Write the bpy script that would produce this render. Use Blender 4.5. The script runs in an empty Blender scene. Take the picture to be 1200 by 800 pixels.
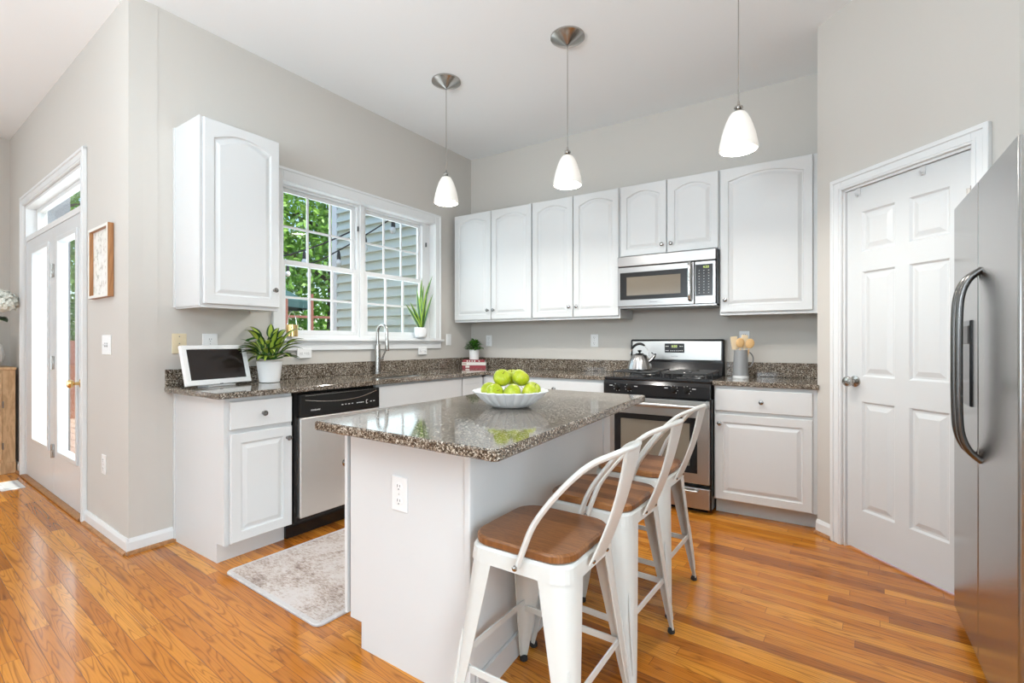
import bpy, bmesh, math, random
from mathutils import Vector, Matrix
random.seed(7)
C = bpy.context.scene.collection
sc = bpy.context.scene
pi = math.pi

# ---------------------------------------------------------------- camera
F_PX, YAW, CAM_H = 565.0, math.atan2(385, 565.0), 1.178
cd = bpy.data.cameras.new('camera'); cam = bpy.data.objects.new('camera', cd); C.objects.link(cam)
cd.sensor_fit = 'HORIZONTAL'; cd.sensor_width = 36; cd.lens = 36 * F_PX / 1200; cd.clip_start = 0.02; cd.clip_end = 200
cd.shift_y = 0.5 / 1200
cam.location = (0, 0, CAM_H); cam.rotation_euler = (pi / 2, 0, YAW)
sc.camera = cam

# ---------------------------------------------------------------- colour management, world, sun, area lights
vs = sc.view_settings
vs.view_transform = 'Standard'; vs.look = 'None'; vs.gamma = 1; vs.use_curve_mapping = False; vs.exposure = -0.02
w = bpy.data.worlds.new('sky'); sc.world = w; w.use_nodes = True
nt = w.node_tree
sky = nt.nodes.new('ShaderNodeTexSky'); sky.sky_type = 'NISHITA'; sky.sun_disc = False
sky.sun_elevation = math.radians(52); sky.sun_rotation = math.radians(60); sky.air_density = 1.0; sky.dust_density = 2.5
bg = nt.nodes['Background']; nt.links.new(sky.outputs[0], bg.inputs[0]); bg.inputs[1].default_value = 0.45

def light(name, kind, loc, energy, color=(1, 1, 1), rot=None, size=1, size_y=None, spread=None, radius=None, direction=None):
    d = bpy.data.lights.new(name, kind); d.energy = energy; d.color = color
    if kind == 'AREA':
        d.shape = 'RECTANGLE' if size_y else 'DISK'; d.size = size
        if size_y: d.size_y = size_y
        if spread: d.spread = spread
    if radius is not None: d.shadow_soft_size = radius
    o = bpy.data.objects.new(name, d); C.objects.link(o); o.location = loc
    if direction is not None: o.rotation_euler = Vector(direction).to_track_quat('-Z', 'Y').to_euler()
    if rot is not None: o.rotation_euler = rot
    return o

sun = light('sun', 'SUN', (0, 0, 10), 6.0, (1, 0.96, 0.88), direction=(-0.45, -0.25, -0.85)); sun.data.angle = math.radians(1.5)
DAY = (0.78, 0.92, 1.03)
light('rear_fill', 'AREA', (-2.1, -3.40, 1.75), 62, DAY, size=3.0, size_y=1.9, direction=(0, 1, 0.2))  # unseen soft fill added behind the camera, tinted like daylight
light('family_room_fill', 'AREA', (-5.3, -3.40, 1.65), 28, DAY, size=2.0, size_y=2.1, direction=(0, 1, 0.2))  # second added fill, out of view on the family room side
light('side_fill', 'AREA', (1.27, 0.15, 1.0), 28, DAY, size=2.0, size_y=1.6, direction=(-1, 0.50, -0.36), spread=math.radians(88))  # invented fill beside the camera to lift the island side and stools
light('daylight_far_left_windows', 'AREA', (-6.56, -1.5, 1.6), 68, DAY, size=2.6, size_y=2.1, direction=(1, 0, 0.1))
light('daylight_kitchen_window', 'AREA', (-3.46, 2.68, 1.78), 13, DAY, size=1.5, size_y=1.05, direction=(1, 0, 0))
light('daylight_deck_door', 'AREA', (-4.85, 1.32, 1.25), 42, DAY, size=1.7, size_y=2.1, direction=(0, -1, 0))
light('ceiling_fill', 'AREA', (-1.0, -1.2, 1.85), 172, (0.80, 0.93, 1.02), size=1.6, size_y=1.6, direction=(0.0, 0.35, 1))  # upward fill added behind the camera to brighten the ceiling

# ---------------------------------------------------------------- materials
MATS = {}
class NB:
    def __init__(s, name):
        s.m = bpy.data.materials.new(name); s.m.use_nodes = True; s.t = s.m.node_tree
        s.b = s.t.nodes['Principled BSDF']; s.out = s.t.nodes['Material Output']
    def n(s, typ, **kw):
        o = s.t.nodes.new(typ)
        for k, v in kw.items():
            if hasattr(o, k): setattr(o, k, v)
        return o
    def l(s, a, b): s.t.links.new(a, b)
    def setin(s, node, key, v):
        if hasattr(v, 'is_linked') or isinstance(v, bpy.types.NodeSocket): s.l(v, node.inputs[key])
        else: node.inputs[key].default_value = v
    def math(s, op, a, b=0.0, c=0.0):
        o = s.n('ShaderNodeMath', operation=op); s.setin(o, 0, a); s.setin(o, 1, b); s.setin(o, 2, c); return o.outputs[0]
    def mix(s, f, a, b, mode='MIX'):
        o = s.n('ShaderNodeMix', data_type='RGBA', blend_type=mode); s.setin(o, 0, f)
        s.setin(o, 6, a if isinstance(a, bpy.types.NodeSocket) else (*a, 1)); s.setin(o, 7, b if isinstance(b, bpy.types.NodeSocket) else (*b, 1))
        return o.outputs[2]
    def coords(s, scale=(1, 1, 1), rot=(0, 0, 0), kind='Object'):
        tc = s.n('ShaderNodeTexCoord'); mp = s.n('ShaderNodeMapping'); mp.inputs['Scale'].default_value = scale
        mp.inputs['Rotation'].default_value = rot; s.l(tc.outputs[kind], mp.inputs[0]); return mp.outputs[0]
    def noise(s, vec, scale, detail=3, rough=0.5, dist=0.0):
        o = s.n('ShaderNodeTexNoise'); s.l(vec, o.inputs['Vector']); o.inputs['Scale'].default_value = scale
        o.inputs['Detail'].default_value = detail; o.inputs['Roughness'].default_value = rough; o.inputs['Distortion'].default_value = dist
        return o
    def ramp(s, f, stops, interp='LINEAR'):
        o = s.n('ShaderNodeValToRGB'); o.color_ramp.interpolation = interp; e = o.color_ramp.elements
        while len(e) < len(stops): e.new(0.5)
        for i, (p, c) in enumerate(stops): e[i].position = p; e[i].color = (*c, 1)
        s.l(f, o.inputs[0]); return o.outputs[0]
    def bump(s, h, strength=0.2, dist=0.002):
        o = s.n('ShaderNodeBump'); o.inputs['Strength'].default_value = strength; o.inputs['Distance'].default_value = dist
        s.l(h, o.inputs['Height']); s.l(o.outputs[0], s.b.inputs['Normal'])

def plain(name, col, rough=0.5, metal=0.0, spec=0.5, bump=0.0, bscale=200, coat=0.0, vary=0.0, emis=None, es=0):
    s = NB(name); b = s.b
    b.inputs['Roughness'].default_value = rough; b.inputs['Metallic'].default_value = metal
    b.inputs['Specular IOR Level'].default_value = spec; b.inputs['Coat Weight'].default_value = coat
    vec = s.coords(); nz = s.noise(vec, bscale)
    n2 = s.noise(vec, 3.0)
    lo = tuple(c * (1 - vary) for c in col)
    s.l(s.mix(n2.outputs[0], lo, col), b.inputs['Base Color'])
    if bump: s.bump(nz.outputs[0], bump, 0.001)
    if emis: b.inputs['Emission Color'].default_value = (*emis, 1); b.inputs['Emission Strength'].default_value = es
    MATS[name] = s.m; return s.m

plain('wall_paint', (0.585, 0.553, 0.508), 0.75, bump=0.08, bscale=350, vary=0.01)
plain('ceiling_paint', (0.87, 0.885, 0.89), 0.85, bump=0.08, bscale=300)
plain('trim_white', (0.76, 0.765, 0.76), 0.35, vary=0.01)
plain('cabinet_white', (0.68, 0.685, 0.68), 0.38, vary=0.015)
plain('toe_grey', (0.62, 0.63, 0.62), 0.5)
plain('door_white', (0.66, 0.67, 0.67), 0.3, vary=0.01)
plain('stool_white', (0.66, 0.655, 0.62), 0.32, bump=0.05, bscale=60, vary=0.03)
plain('chrome', (0.75, 0.75, 0.75), 0.12, 1.0)
plain('nickel', (0.45, 0.435, 0.41), 0.22, 1.0)
plain('knob_metal', (0.30, 0.29, 0.28), 0.15, 1.0)
plain('dark_nickel', (0.28, 0.27, 0.26), 0.3, 1.0)
plain('brass', (0.78, 0.55, 0.24), 0.22, 1.0)
plain('black_enamel', (0.012, 0.012, 0.013), 0.12)
plain('black_plastic', (0.014, 0.013, 0.012), 0.25, spec=0.3)
plain('black_iron', (0.035, 0.035, 0.035), 0.42)
plain('rubber', (0.02, 0.02, 0.02), 0.8)
plain('oven_glass', (0.20, 0.17, 0.13), 0.08, spec=0.8)
plain('screen_dark', (0.022, 0.016, 0.014), 0.12, spec=0.35)
plain('plate_white', (0.84, 0.84, 0.83), 0.35)
plain('plate_beige', (0.72, 0.62, 0.42), 0.4)
plain('slot_dark', (0.10, 0.10, 0.10), 0.6)
plain('ceramic_white', (0.84, 0.84, 0.83), 0.35, vary=0.02)
plain('pot_matte', (0.82, 0.81, 0.80), 0.6, bump=0.2, bscale=90)
plain('crock_grey', (0.27, 0.27, 0.27), 0.3)
plain('soil', (0.05, 0.035, 0.025), 0.9, bump=1, bscale=300)
plain('book_red', (0.30, 0.03, 0.04), 0.5)
plain('book_white', (0.75, 0.72, 0.66), 0.5)
plain('book_tan', (0.45, 0.38, 0.30), 0.5)
plain('paper', (0.80, 0.78, 0.72), 0.8)
plain('bamboo', (0.80, 0.50, 0.22), 0.5, vary=0.2)
plain('bamboo_pale', (0.85, 0.68, 0.45), 0.5, vary=0.1)
plain('apple_stem', (0.15, 0.09, 0.04), 0.7)
plain('leaf_green', (0.045, 0.16, 0.018), 0.4, vary=0.5)
plain('leaf_dark', (0.020, 0.075, 0.016), 0.35, vary=0.3)
plain('leaf_bright', (0.10, 0.30, 0.03), 0.4, vary=0.3)
plain('leaf_lime', (0.42, 0.55, 0.07), 0.4, vary=0.25)
plain('snake_green', (0.06, 0.16, 0.05), 0.4, vary=0.5)
plain('snake_lime', (0.36, 0.55, 0.08), 0.4, vary=0.1)
plain('petal_white', (0.85, 0.84, 0.74), 0.6, vary=0.08)
plain('bark', (0.10, 0.07, 0.05), 0.9, bump=0.6, bscale=12)
plain('siding', (0.66, 0.71, 0.63), 0.55, vary=0.05)
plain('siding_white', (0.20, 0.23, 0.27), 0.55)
plain('deck_wood', (0.50, 0.36, 0.30), 0.7, vary=0.25)
plain('rail_wood', (0.27, 0.105, 0.075), 0.6, vary=0.25)
plain('grass_soil', (0.06, 0.12, 0.03), 0.9, vary=0.4)
plain('umbrella_teal', (0.012, 0.055, 0.06), 0.8)
plain('wire_black', (0.02, 0.02, 0.02), 0.5)
plain('bulb_glass', (0.75, 0.78, 0.78), 0.15)
plain('display_green', (0.25, 0.35, 0.02), 0.4, emis=(0.75, 0.9, 0.25), es=0.9)
plain('print_white', (0.65, 0.65, 0.63), 0.5)
plain('logo_grey', (0.12, 0.12, 0.12), 0.4)
plain('shade_glass', (0.72, 0.70, 0.66), 0.25, emis=(1.0, 0.94, 0.84), es=0.34)
plain('bulb_lit', (1, 1, 1), 0.3, emis=(1.0, 0.93, 0.82), es=12)
plain('vent_grey', (0.62, 0.62, 0.62), 0.5)
plain('vent_dark', (0.12, 0.12, 0.12), 0.7)

def steel(name, col, rough, axis):
    s = NB(name); s.b.inputs['Metallic'].default_value = 1.0
    sc_ = [600, 600, 600]; sc_[axis] = 4
    v = s.coords(tuple(sc_)); nz = s.noise(v, 1.0, 2)
    v2 = s.coords(); n2 = s.noise(v2, 2.2, 2)
    s.l(s.mix(n2.outputs[0], tuple(c * 0.93 for c in col), col), s.b.inputs['Base Color'])
    s.l(s.math('MULTIPLY_ADD', nz.outputs[0], 0.10, rough - 0.05), s.b.inputs['Roughness'])
    s.bump(nz.outputs[0], 0.05, 0.0005); MATS[name] = s.m
steel('steel_h', (0.52, 0.51, 0.49), 0.33, 0)
steel('steel_mid', (0.34, 0.33, 0.32), 0.30, 0)
steel('steel_v', (0.46, 0.455, 0.45), 0.24, 2)
steel('steel_soft', (0.86, 0.85, 0.83), 0.40, 2)
steel('steel_dark', (0.16, 0.155, 0.15), 0.25, 2)

def granite():
    s = NB('granite'); v = s.coords()
    big = s.noise(v, 9, 4, 0.6)
    v1 = s.n('ShaderNodeTexVoronoi'); s.l(v, v1.inputs['Vector']); v1.inputs['Scale'].default_value = 210; v1.inputs['Randomness'].default_value = 1
    v2 = s.n('ShaderNodeTexVoronoi'); s.l(v, v2.inputs['Vector']); v2.inputs['Scale'].default_value = 430
    sep1 = s.n('ShaderNodeSeparateColor'); s.l(v1.outputs['Color'], sep1.inputs[0])
    sep2 = s.n('ShaderNodeSeparateColor'); s.l(v2.outputs['Color'], sep2.inputs[0])
    f = s.math('MULTIPLY_ADD', sep1.outputs[0], 0.62, s.math('MULTIPLY', sep2.outputs[1], 0.38))
    f = s.math('ADD', f, s.math('MULTIPLY_ADD', big.outputs[0], 0.34, -0.17))
    c = s.ramp(f, [(0.0, (0.014, 0.011, 0.009)), (0.28, (0.035, 0.026, 0.019)), (0.46, (0.105, 0.076, 0.052)), (0.62, (0.19, 0.145, 0.105)), (0.76, (0.36, 0.31, 0.25)), (0.90, (0.64, 0.60, 0.52))])
    s.l(c, s.b.inputs['Base Color']); s.b.inputs['Roughness'].default_value = 0.07; s.b.inputs['Specular IOR Level'].default_value = 0.75
    MATS['granite'] = s.m
granite()

def wood_floor():
    s = NB('oak_floor'); W, L = 0.057, 0.85
    v = s.coords((1, 1, 1), (0, 0, math.radians(2.5)))
    sep = s.n('ShaderNodeSeparateXYZ'); s.l(v, sep.inputs[0]); X, Y = sep.outputs[0], sep.outputs[1]
    row = s.math('FLOOR', s.math('DIVIDE', Y, W)); fy = s.math('FRACT', s.math('DIVIDE', Y, W))
    wn = s.n('ShaderNodeTexWhiteNoise', noise_dimensions='1D'); s.l(row, wn.inputs['W'])
    xo = s.math('ADD', s.math('DIVIDE', X, L), s.math('MULTIPLY', wn.outputs[0], 7.3))
    col = s.math('FLOOR', xo); fx = s.math('FRACT', xo)
    cv = s.n('ShaderNodeCombineXYZ'); s.l(row, cv.inputs[0]); s.l(col, cv.inputs[1])
    w2 = s.n('ShaderNodeTexWhiteNoise', noise_dimensions='3D'); s.l(cv.outputs[0], w2.inputs['Vector'])
    rnd = w2.outputs[0]; sc3 = s.n('ShaderNodeSeparateColor'); s.l(w2.outputs['Color'], sc3.inputs[0])
    gv = s.n('ShaderNodeCombineXYZ')
    s.l(s.math('MULTIPLY_ADD', X, 1.0, s.math('MULTIPLY', rnd, 40)), gv.inputs[0]); s.l(Y, gv.inputs[1]); s.l(s.math('MULTIPLY', rnd, 13.0), gv.inputs[2])
    mp = s.n('ShaderNodeMapping'); mp.inputs['Scale'].default_value = (0.95, 13, 1); s.l(gv.outputs[0], mp.inputs[0])
    warp = s.noise(mp.outputs[0], 1.0, 2, 0.45, 0.4)
    rings = s.math('FRACT', s.math('MULTIPLY', warp.outputs[0], 17))
    ringv = s.math('ABSOLUTE', s.math('SUBTRACT', rings, 0.5))
    ringd = s.ramp(ringv, [(0.0, (0.40, 0.34, 0.30)), (0.10, (0.72, 0.68, 0.64)), (0.22, (0.97,) * 3), (0.5, (1, 1, 1))])
    mp2 = s.n('ShaderNodeMapping'); mp2.inputs['Scale'].default_value = (6, 190, 1); s.l(gv.outputs[0], mp2.inputs[0])
    fine = s.noise(mp2.outputs[0], 1, 4, 0.6)
    finec = s.ramp(fine.outputs[0], [(0.3, (0.80,) * 3), (0.55, (1, 1, 1))])
    base = s.ramp(rnd, [(0.0, (0.31, 0.092, 0.010)), (0.15, (0.49, 0.158, 0.016)), (0.6, (0.60, 0.215, 0.022)), (1.0, (0.71, 0.295, 0.040))])
    c = s.mix(0.75, base, s.mix(1.0, base, ringd, 'MULTIPLY')); c = s.mix(0.8, c, s.mix(1.0, c, finec, 'MULTIPLY'))
    ey = s.math('MINIMUM', fy, s.math('SUBTRACT', 1.0, fy)); gy = s.math('LESS_THAN', ey, 0.018)
    ex = s.math('MINIMUM', fx, s.math('SUBTRACT', 1.0, fx)); gx = s.math('LESS_THAN', ex, 0.0012)
    gap = s.math('MAXIMUM', gy, gx)
    c = s.mix(s.math('MULTIPLY', gap, 0.75), c, (0.11, 0.035, 0.012))
    s.l(c, s.b.inputs['Base Color'])
    s.l(s.math('MULTIPLY_ADD', fine.outputs[0], 0.10, 0.12), s.b.inputs['Roughness'])
    s.b.inputs['Specular IOR Level'].default_value = 0.38; s.b.inputs['Coat Weight'].default_value = 0.15; s.b.inputs['Coat Roughness'].default_value = 0.05
    h = s.math('MULTIPLY_ADD', gap, -1.0, s.math('MULTIPLY_ADD', fine.outputs[0], 0.12, s.math('MULTIPLY', sc3.outputs[1], 0.25)))
    s.bump(h, 0.35, 0.0012); MATS['oak_floor'] = s.m
wood_floor()

def wood(name, c1, c2, axis=0, rough=0.4, freq=12):
    s = NB(name); scl = [14, 14, 14]; scl[axis] = 1.6; v = s.coords(tuple(scl))
    wv = s.noise(v, 1.0, 4, 0.6, 0.8)
    r = s.math('FRACT', s.math('MULTIPLY', wv.outputs[0], freq * 0.5))
    f = s.math('ABSOLUTE', s.math('SUBTRACT', r, 0.5))
    scl2 = [160, 160, 160]; scl2[axis] = 6; v2 = s.coords(tuple(scl2)); n2 = s.noise(v2, 1, 2)
    v3 = s.coords((12, 12, 12)); 
    k = s.math('MULTIPLY_ADD', f, 1.1, s.math('MULTIPLY', n2.outputs[0], 0.45))
    s.l(s.ramp(k, [(0.15, c1), (0.75, c2)]), s.b.inputs['Base Color']); s.b.inputs['Roughness'].default_value = rough
    s.bump(n2.outputs[0], 0.1, 0.0006); MATS[name] = s.m
wood('oak_cabinet_wood', (0.50, 0.30, 0.15), (0.70, 0.47, 0.26), 2, 0.45)
wood('frame_wood', (0.28, 0.12, 0.04), (0.45, 0.21, 0.08), 2, 0.4)

def seat_wood():
    s = NB('seat_wood'); v = s.coords()
    sep = s.n('ShaderNodeSeparateXYZ'); s.l(v, sep.inputs[0])
    oi = s.n('ShaderNodeObjectInfo')
    st = s.math('FLOOR', s.math('DIVIDE', sep.outputs[1], 0.058))
    wn = s.n('ShaderNodeTexWhiteNoise', noise_dimensions='1D'); s.l(s.math('ADD', st, s.math('MULTIPLY', oi.outputs['Random'], 50)), wn.inputs['W'])
    gv = s.n('ShaderNodeCombineXYZ'); s.l(sep.outputs[0], gv.inputs[0]); s.l(sep.outputs[1], gv.inputs[1]); s.l(s.math('MULTIPLY', wn.outputs[0], 9), gv.inputs[2])
    mp = s.n('ShaderNodeMapping'); mp.inputs['Scale'].default_value = (3, 26, 1); s.l(gv.outputs[0], mp.inputs[0])
    nz = s.noise(mp.outputs[0], 1.2, 4, 0.6, 0.7)
    r = s.math('ABSOLUTE', s.math('SUBTRACT', s.math('FRACT', s.math('MULTIPLY', nz.outputs[0], 9)), 0.5))
    k = s.math('MULTIPLY_ADD', r, 0.55, s.math('MULTIPLY', wn.outputs[0], 0.55))
    s.l(s.ramp(k, [(0.05, (0.085, 0.028, 0.009)), (0.45, (0.21, 0.080, 0.024)), (0.95, (0.40, 0.175, 0.060))]), s.b.inputs['Base Color'])
    s.b.inputs['Roughness'].default_value = 0.33; MATS['seat_wood'] = s.m
seat_wood()

def rug_mat():
    s = NB('rug_fabric'); v = s.coords(); n1 = s.noise(v, 2.6, 6, 0.7, 0.6); n2 = s.noise(s.coords((14, 30, 9)), 3.0, 5, 0.75, 0.5); n3 = s.noise(v, 380, 2)
    f = s.math('ADD', n1.outputs[0], s.math('MULTIPLY_ADD', n2.outputs[0], 0.9, -0.45))
    c = s.ramp(f, [(0.24, (0.22, 0.15, 0.13)), (0.36, (0.42, 0.33, 0.28)), (0.45, (0.58, 0.48, 0.42)), (0.55, (0.68, 0.61, 0.57))])
    sep = s.n('ShaderNodeSeparateXYZ'); s.l(v, sep.inputs[0])
    ex = s.math('SUBTRACT', 0.41, s.math('ABSOLUTE', sep.outputs[0])); ey = s.math('SUBTRACT', 0.78, s.math('ABSOLUTE', sep.outputs[1]))
    edge = s.math('LESS_THAN', s.math('MINIMUM', ex, ey), 0.022)
    c = s.mix(s.math('MULTIPLY', edge, 0.75), c, (0.66, 0.63, 0.62))
    c = s.mix(0.22, c, s.mix(1.0, c, n3.outputs['Color'], 'MULTIPLY'))
    s.l(c, s.b.inputs['Base Color']); s.b.inputs['Roughness'].default_value = 0.95; s.bump(n3.outputs[0], 0.6, 0.003); MATS['rug_fabric'] = s.m
rug_mat()

def apple_mat():
    s = NB('apple_skin'); v = s.coords(); n = s.noise(v, 16, 3); n2 = s.noise(v, 160, 2)
    c = s.ramp(n.outputs[0], [(0.3, (0.27, 0.36, 0.008)), (0.6, (0.44, 0.50, 0.014)), (0.8, (0.55, 0.50, 0.04))])
    s.l(s.mix(s.math('GREATER_THAN', n2.outputs[0], 0.66), c, (0.58, 0.62, 0.15)), s.b.inputs['Base Color'])
    s.b.inputs['Roughness'].default_value = 0.28; MATS['apple_skin'] = s.m
apple_mat()

def art_mat():
    s = NB('art_print'); v = s.coords((1, 1, 1)); n = s.noise(v, 26, 4, 0.7); n1 = s.noise(v, 9, 3)
    c = s.ramp(n.outputs[0], [(0.36, (0.45, 0.42, 0.36)), (0.46, (0.76, 0.74, 0.68)), (0.6, (0.82, 0.80, 0.75))])
    s.l(s.mix(0.25, c, n1.outputs['Color'], 'SOFT_LIGHT'), s.b.inputs['Base Color']); s.b.inputs['Roughness'].default_value = 0.5; MATS['art_print'] = s.m
art_mat()

def tree_leaf():
    s = NB('tree_leaf'); v = s.coords(); n = s.noise(v, 1.1, 3); n2 = s.noise(v, 14, 2)
    f = s.math('MULTIPLY_ADD', n.outputs[0], 0.6, s.math('MULTIPLY', n2.outputs[0], 0.4))
    s.l(s.ramp(f, [(0.3, (0.07, 0.19, 0.02)), (0.5, (0.18, 0.38, 0.05)), (0.7, (0.40, 0.56, 0.12))]), s.b.inputs['Base Color'])
    s.b.inputs['Roughness'].default_value = 0.5
    tr = s.n('ShaderNodeBsdfTranslucent'); tr.inputs[0].default_value = (0.25, 0.5, 0.06, 1)
    mx = s.n('ShaderNodeMixShader'); mx.inputs[0].default_value = 0.35; s.l(s.b.outputs[0], mx.inputs[1]); s.l(tr.outputs[0], mx.inputs[2]); s.l(mx.outputs[0], s.out.inputs[0])
    MATS['tree_leaf'] = s.m
tree_leaf()

def thin_glass(name='window_glass', refl=1.0):
    s = NB(name); t = s.n('ShaderNodeBsdfTransparent'); g = s.n('ShaderNodeBsdfGlossy'); g.inputs['Roughness'].default_value = 0.01
    lw = s.n('ShaderNodeLayerWeight'); fac = s.math('MULTIPLY_ADD', s.math('POWER', lw.outputs['Facing'], 4.0), 0.30, 0.03); t.inputs[0].default_value = (0.96, 0.98, 0.97, 1)
    m = s.n('ShaderNodeMixShader'); s.l(s.math('MULTIPLY', fac, refl), m.inputs[0]); s.l(t.outputs[0], m.inputs[1]); s.l(g.outputs[0], m.inputs[2]); s.l(m.outputs[0], s.out.inputs[0])
    s.t.nodes.remove(s.b); MATS[name] = s.m
thin_glass()

# ---------------------------------------------------------------- mesh helpers
class MB:
    def __init__(s): s.v = []; s.f = []; s.sm = []; s.mi = []
    def add(s, vs_, fs, smooth=False, mi=0):
        b = len(s.v); s.v += [tuple(p) for p in vs_]
        for f in fs: s.f.append(tuple(b + i for i in f)); s.sm.append(smooth); s.mi.append(mi)
        return s
    def box(s, x0, x1, y0, y1, z0, z1, bev=0.0, mi=0, smooth=False):
        if x0 > x1: x0, x1 = x1, x0
        if y0 > y1: y0, y1 = y1, y0
        if z0 > z1: z0, z1 = z1, z0
        if bev <= 0:
            return s.add([(x0, y0, z0), (x1, y0, z0), (x1, y1, z0), (x0, y1, z0), (x0, y0, z1), (x1, y0, z1), (x1, y1, z1), (x0, y1, z1)],
                         [(0, 3, 2, 1), (4, 5, 6, 7), (0, 1, 5, 4), (1, 2, 6, 5), (2, 3, 7, 6), (3, 0, 4, 7)], smooth, mi)
        bm = bmesh.new(); bmesh.ops.create_cube(bm, size=1)
        for v in bm.verts: v.co = Vector(((x0 + x1) / 2 + v.co.x * (x1 - x0), (y0 + y1) / 2 + v.co.y * (y1 - y0), (z0 + z1) / 2 + v.co.z * (z1 - z0)))
        bmesh.ops.bevel(bm, geom=bm.edges[:], offset=min(bev, 0.49 * min(x1 - x0, y1 - y0, z1 - z0)), segments=2 if bev > 0.003 else 1, affect='EDGES', profile=0.5)
        bm.verts.index_update(); s.add([v.co[:] for v in bm.verts], [[v.index for v in f.verts] for f in bm.faces], smooth, mi); bm.free(); return s
    def loft(s, rings, closed=True, cap0=False, cap1=False, smooth=True, mi=0):
        n = len(rings[0]); vs_ = [p for r in rings for p in r]; fs = []
        for i in range(len(rings) - 1):
            for j in range(n if closed else n - 1):
                k = (j + 1) % n; fs.append((i * n + j, i * n + k, (i + 1) * n + k, (i + 1) * n + j))
        if cap0: fs.append(tuple(range(n))[::-1])
        if cap1: fs.append(tuple((len(rings) - 1) * n + j for j in range(n)))
        return s.add(vs_, fs, smooth, mi)
    def lathe(s, prof, c=(0, 0, 0), seg=32, axis='z', mod=None, mi=0, cap0=True, cap1=True, smooth=True):
        rings = []
        for (r, z) in prof:
            ring = []
            for i in range(seg):
                a = 2 * pi * i / seg; rr = r * (mod(a, z) if mod else 1)
                p = (rr * math.cos(a), rr * math.sin(a), z)
                if axis == 'y': p = (p[0], -z, p[1])
                if axis == 'x': p = (z, p[0], p[1])
                ring.append((p[0] + c[0], p[1] + c[1], p[2] + c[2]))
            rings.append(ring)
        return s.loft(rings, True, cap0, cap1, smooth, mi)
    def tube(s, pts, r, seg=10, closed=False, flat=1.0, smooth=True, mi=0, cap=True):
        P = [Vector(p) for p in pts]; n = len(P); rr = r if isinstance(r, (list, tuple)) else [r] * n
        rings = []; up = None
        for i in range(n):
            if closed: t = (P[(i + 1) % n] - P[i - 1]).normalized()
            else: t = (P[min(i + 1, n - 1)] - P[max(i - 1, 0)]).normalized()
            if up is None:
                a = Vector((0, 0, 1)) if abs(t.z) < 0.9 else Vector((1, 0, 0)); up = (a - t * a.dot(t)).normalized()
            else: up = (up - t * up.dot(t)).normalized()
            sd = t.cross(up)
            rings.append([tuple(P[i] + (up * math.cos(2 * pi * k / seg) * flat + sd * math.sin(2 * pi * k / seg)) * rr[i]) for k in range(seg)])
        if closed: rings.append(rings[0])
        return s.loft(rings, True, cap and not closed, cap and not closed, smooth, mi)
    def prism(s, poly, z0, z1, mi=0, axis='z', smooth=False):
        def T(p, z): return (p[0], p[1], z) if axis == 'z' else ((p[0], z, p[1]) if axis == 'y' else (z, p[0], p[1]))
        return s.loft([[T(p, z0) for p in poly], [T(p, z1) for p in poly]], True, True, True, smooth, mi)
    def ball(s, c, r, seg=16, rings=10, sc3=(1, 1, 1), mi=0):
        R = []
        for i in range(rings + 1):
            a = -pi / 2 + pi * i / rings; q = max(math.cos(a), 0.02)
            R.append([(c[0] + r * q * math.cos(2 * pi * j / seg) * sc3[0], c[1] + r * q * math.sin(2 * pi * j / seg) * sc3[1], c[2] + r * math.sin(a) * sc3[2]) for j in range(seg)])
        return s.loft(R, True, True, True, True, mi)
    def build(s, name, mats, parent=None, loc=None, rot=None):
        me = bpy.data.meshes.new(name); me.from_pydata(s.v, [], s.f)
        bm = bmesh.new(); bm.from_mesh(me); bmesh.ops.recalc_face_normals(bm, faces=bm.faces[:]); bm.to_mesh(me); bm.free()
        if isinstance(mats, str): mats = [mats]
        for m in mats: me.materials.append(MATS[m])
        for i, p in enumerate(me.polygons): p.use_smooth = s.sm[i]; p.material_index = s.mi[i]
        if any(s.sm): me.set_sharp_from_angle(angle=math.radians(38))
        o = bpy.data.objects.new(name, me); C.objects.link(o)
        if parent: o.parent = parent
        if loc: o.location = loc
        if rot: o.rotation_euler = rot
        return o

def slab(outline, holes, z0, z1, ch=0.004):
    """stone slab with chamfered upper edge and cut-outs"""
    m = MB(); n = len(outline); P = [Vector((p[0], p[1])) for p in outline]
    area = sum(P[i].x * P[(i + 1) % n].y - P[(i + 1) % n].x * P[i].y for i in range(n))
    if area < 0: P = P[::-1]
    ins = []
    for i in range(n):
        a = (P[i] - P[i - 1]).normalized(); b = (P[(i + 1) % n] - P[i]).normalized()
        na, nb_ = Vector((-a.y, a.x)), Vector((-b.y, b.x)); k = (na + nb_); k = k / max(k.dot(na), 0.2)
        ins.append(P[i] + k * ch)
    L = lambda Q, z: [(q[0], q[1], z) for q in Q]
    m.loft([L(ins, z0), L(P, z0 + ch), L(P, z1 - ch), L(ins, z1)], True, False, False, False)
    for h in holes: m.loft([L(h, z0), L(h, z1)], True, False, False, False)
    for z in (z0, z1):
        bm = bmesh.new(); ed = []
        for loop in [ins] + holes:
            vv = [bm.verts.new((q[0], q[1], z)) for q in loop]
            ed += [bm.edges.new((vv[i], vv[(i + 1) % len(vv)])) for i in range(len(vv))]
        bmesh.ops.triangle_fill(bm, edges=ed, use_beauty=True)
        def inside(c, H):
            r = False
            for i in range(len(H)):
                (x1, y1), (x2, y2) = H[i], H[i - 1]
                if (y1 > c.y) != (y2 > c.y) and c.x < (x2 - x1) * (c.y - y1) / (y2 - y1) + x1: r = not r
            return r
        kill = [f for f in bm.faces if any(inside(f.calc_center_median(), H) for H in holes)]
        if kill: bmesh.ops.delete(bm, geom=kill, context='FACES_ONLY')
        bm.verts.index_update()
        m.add([v.co[:] for v in bm.verts], [[v.index for v in f.verts] for f in bm.faces]); bm.free()
    return m

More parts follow.
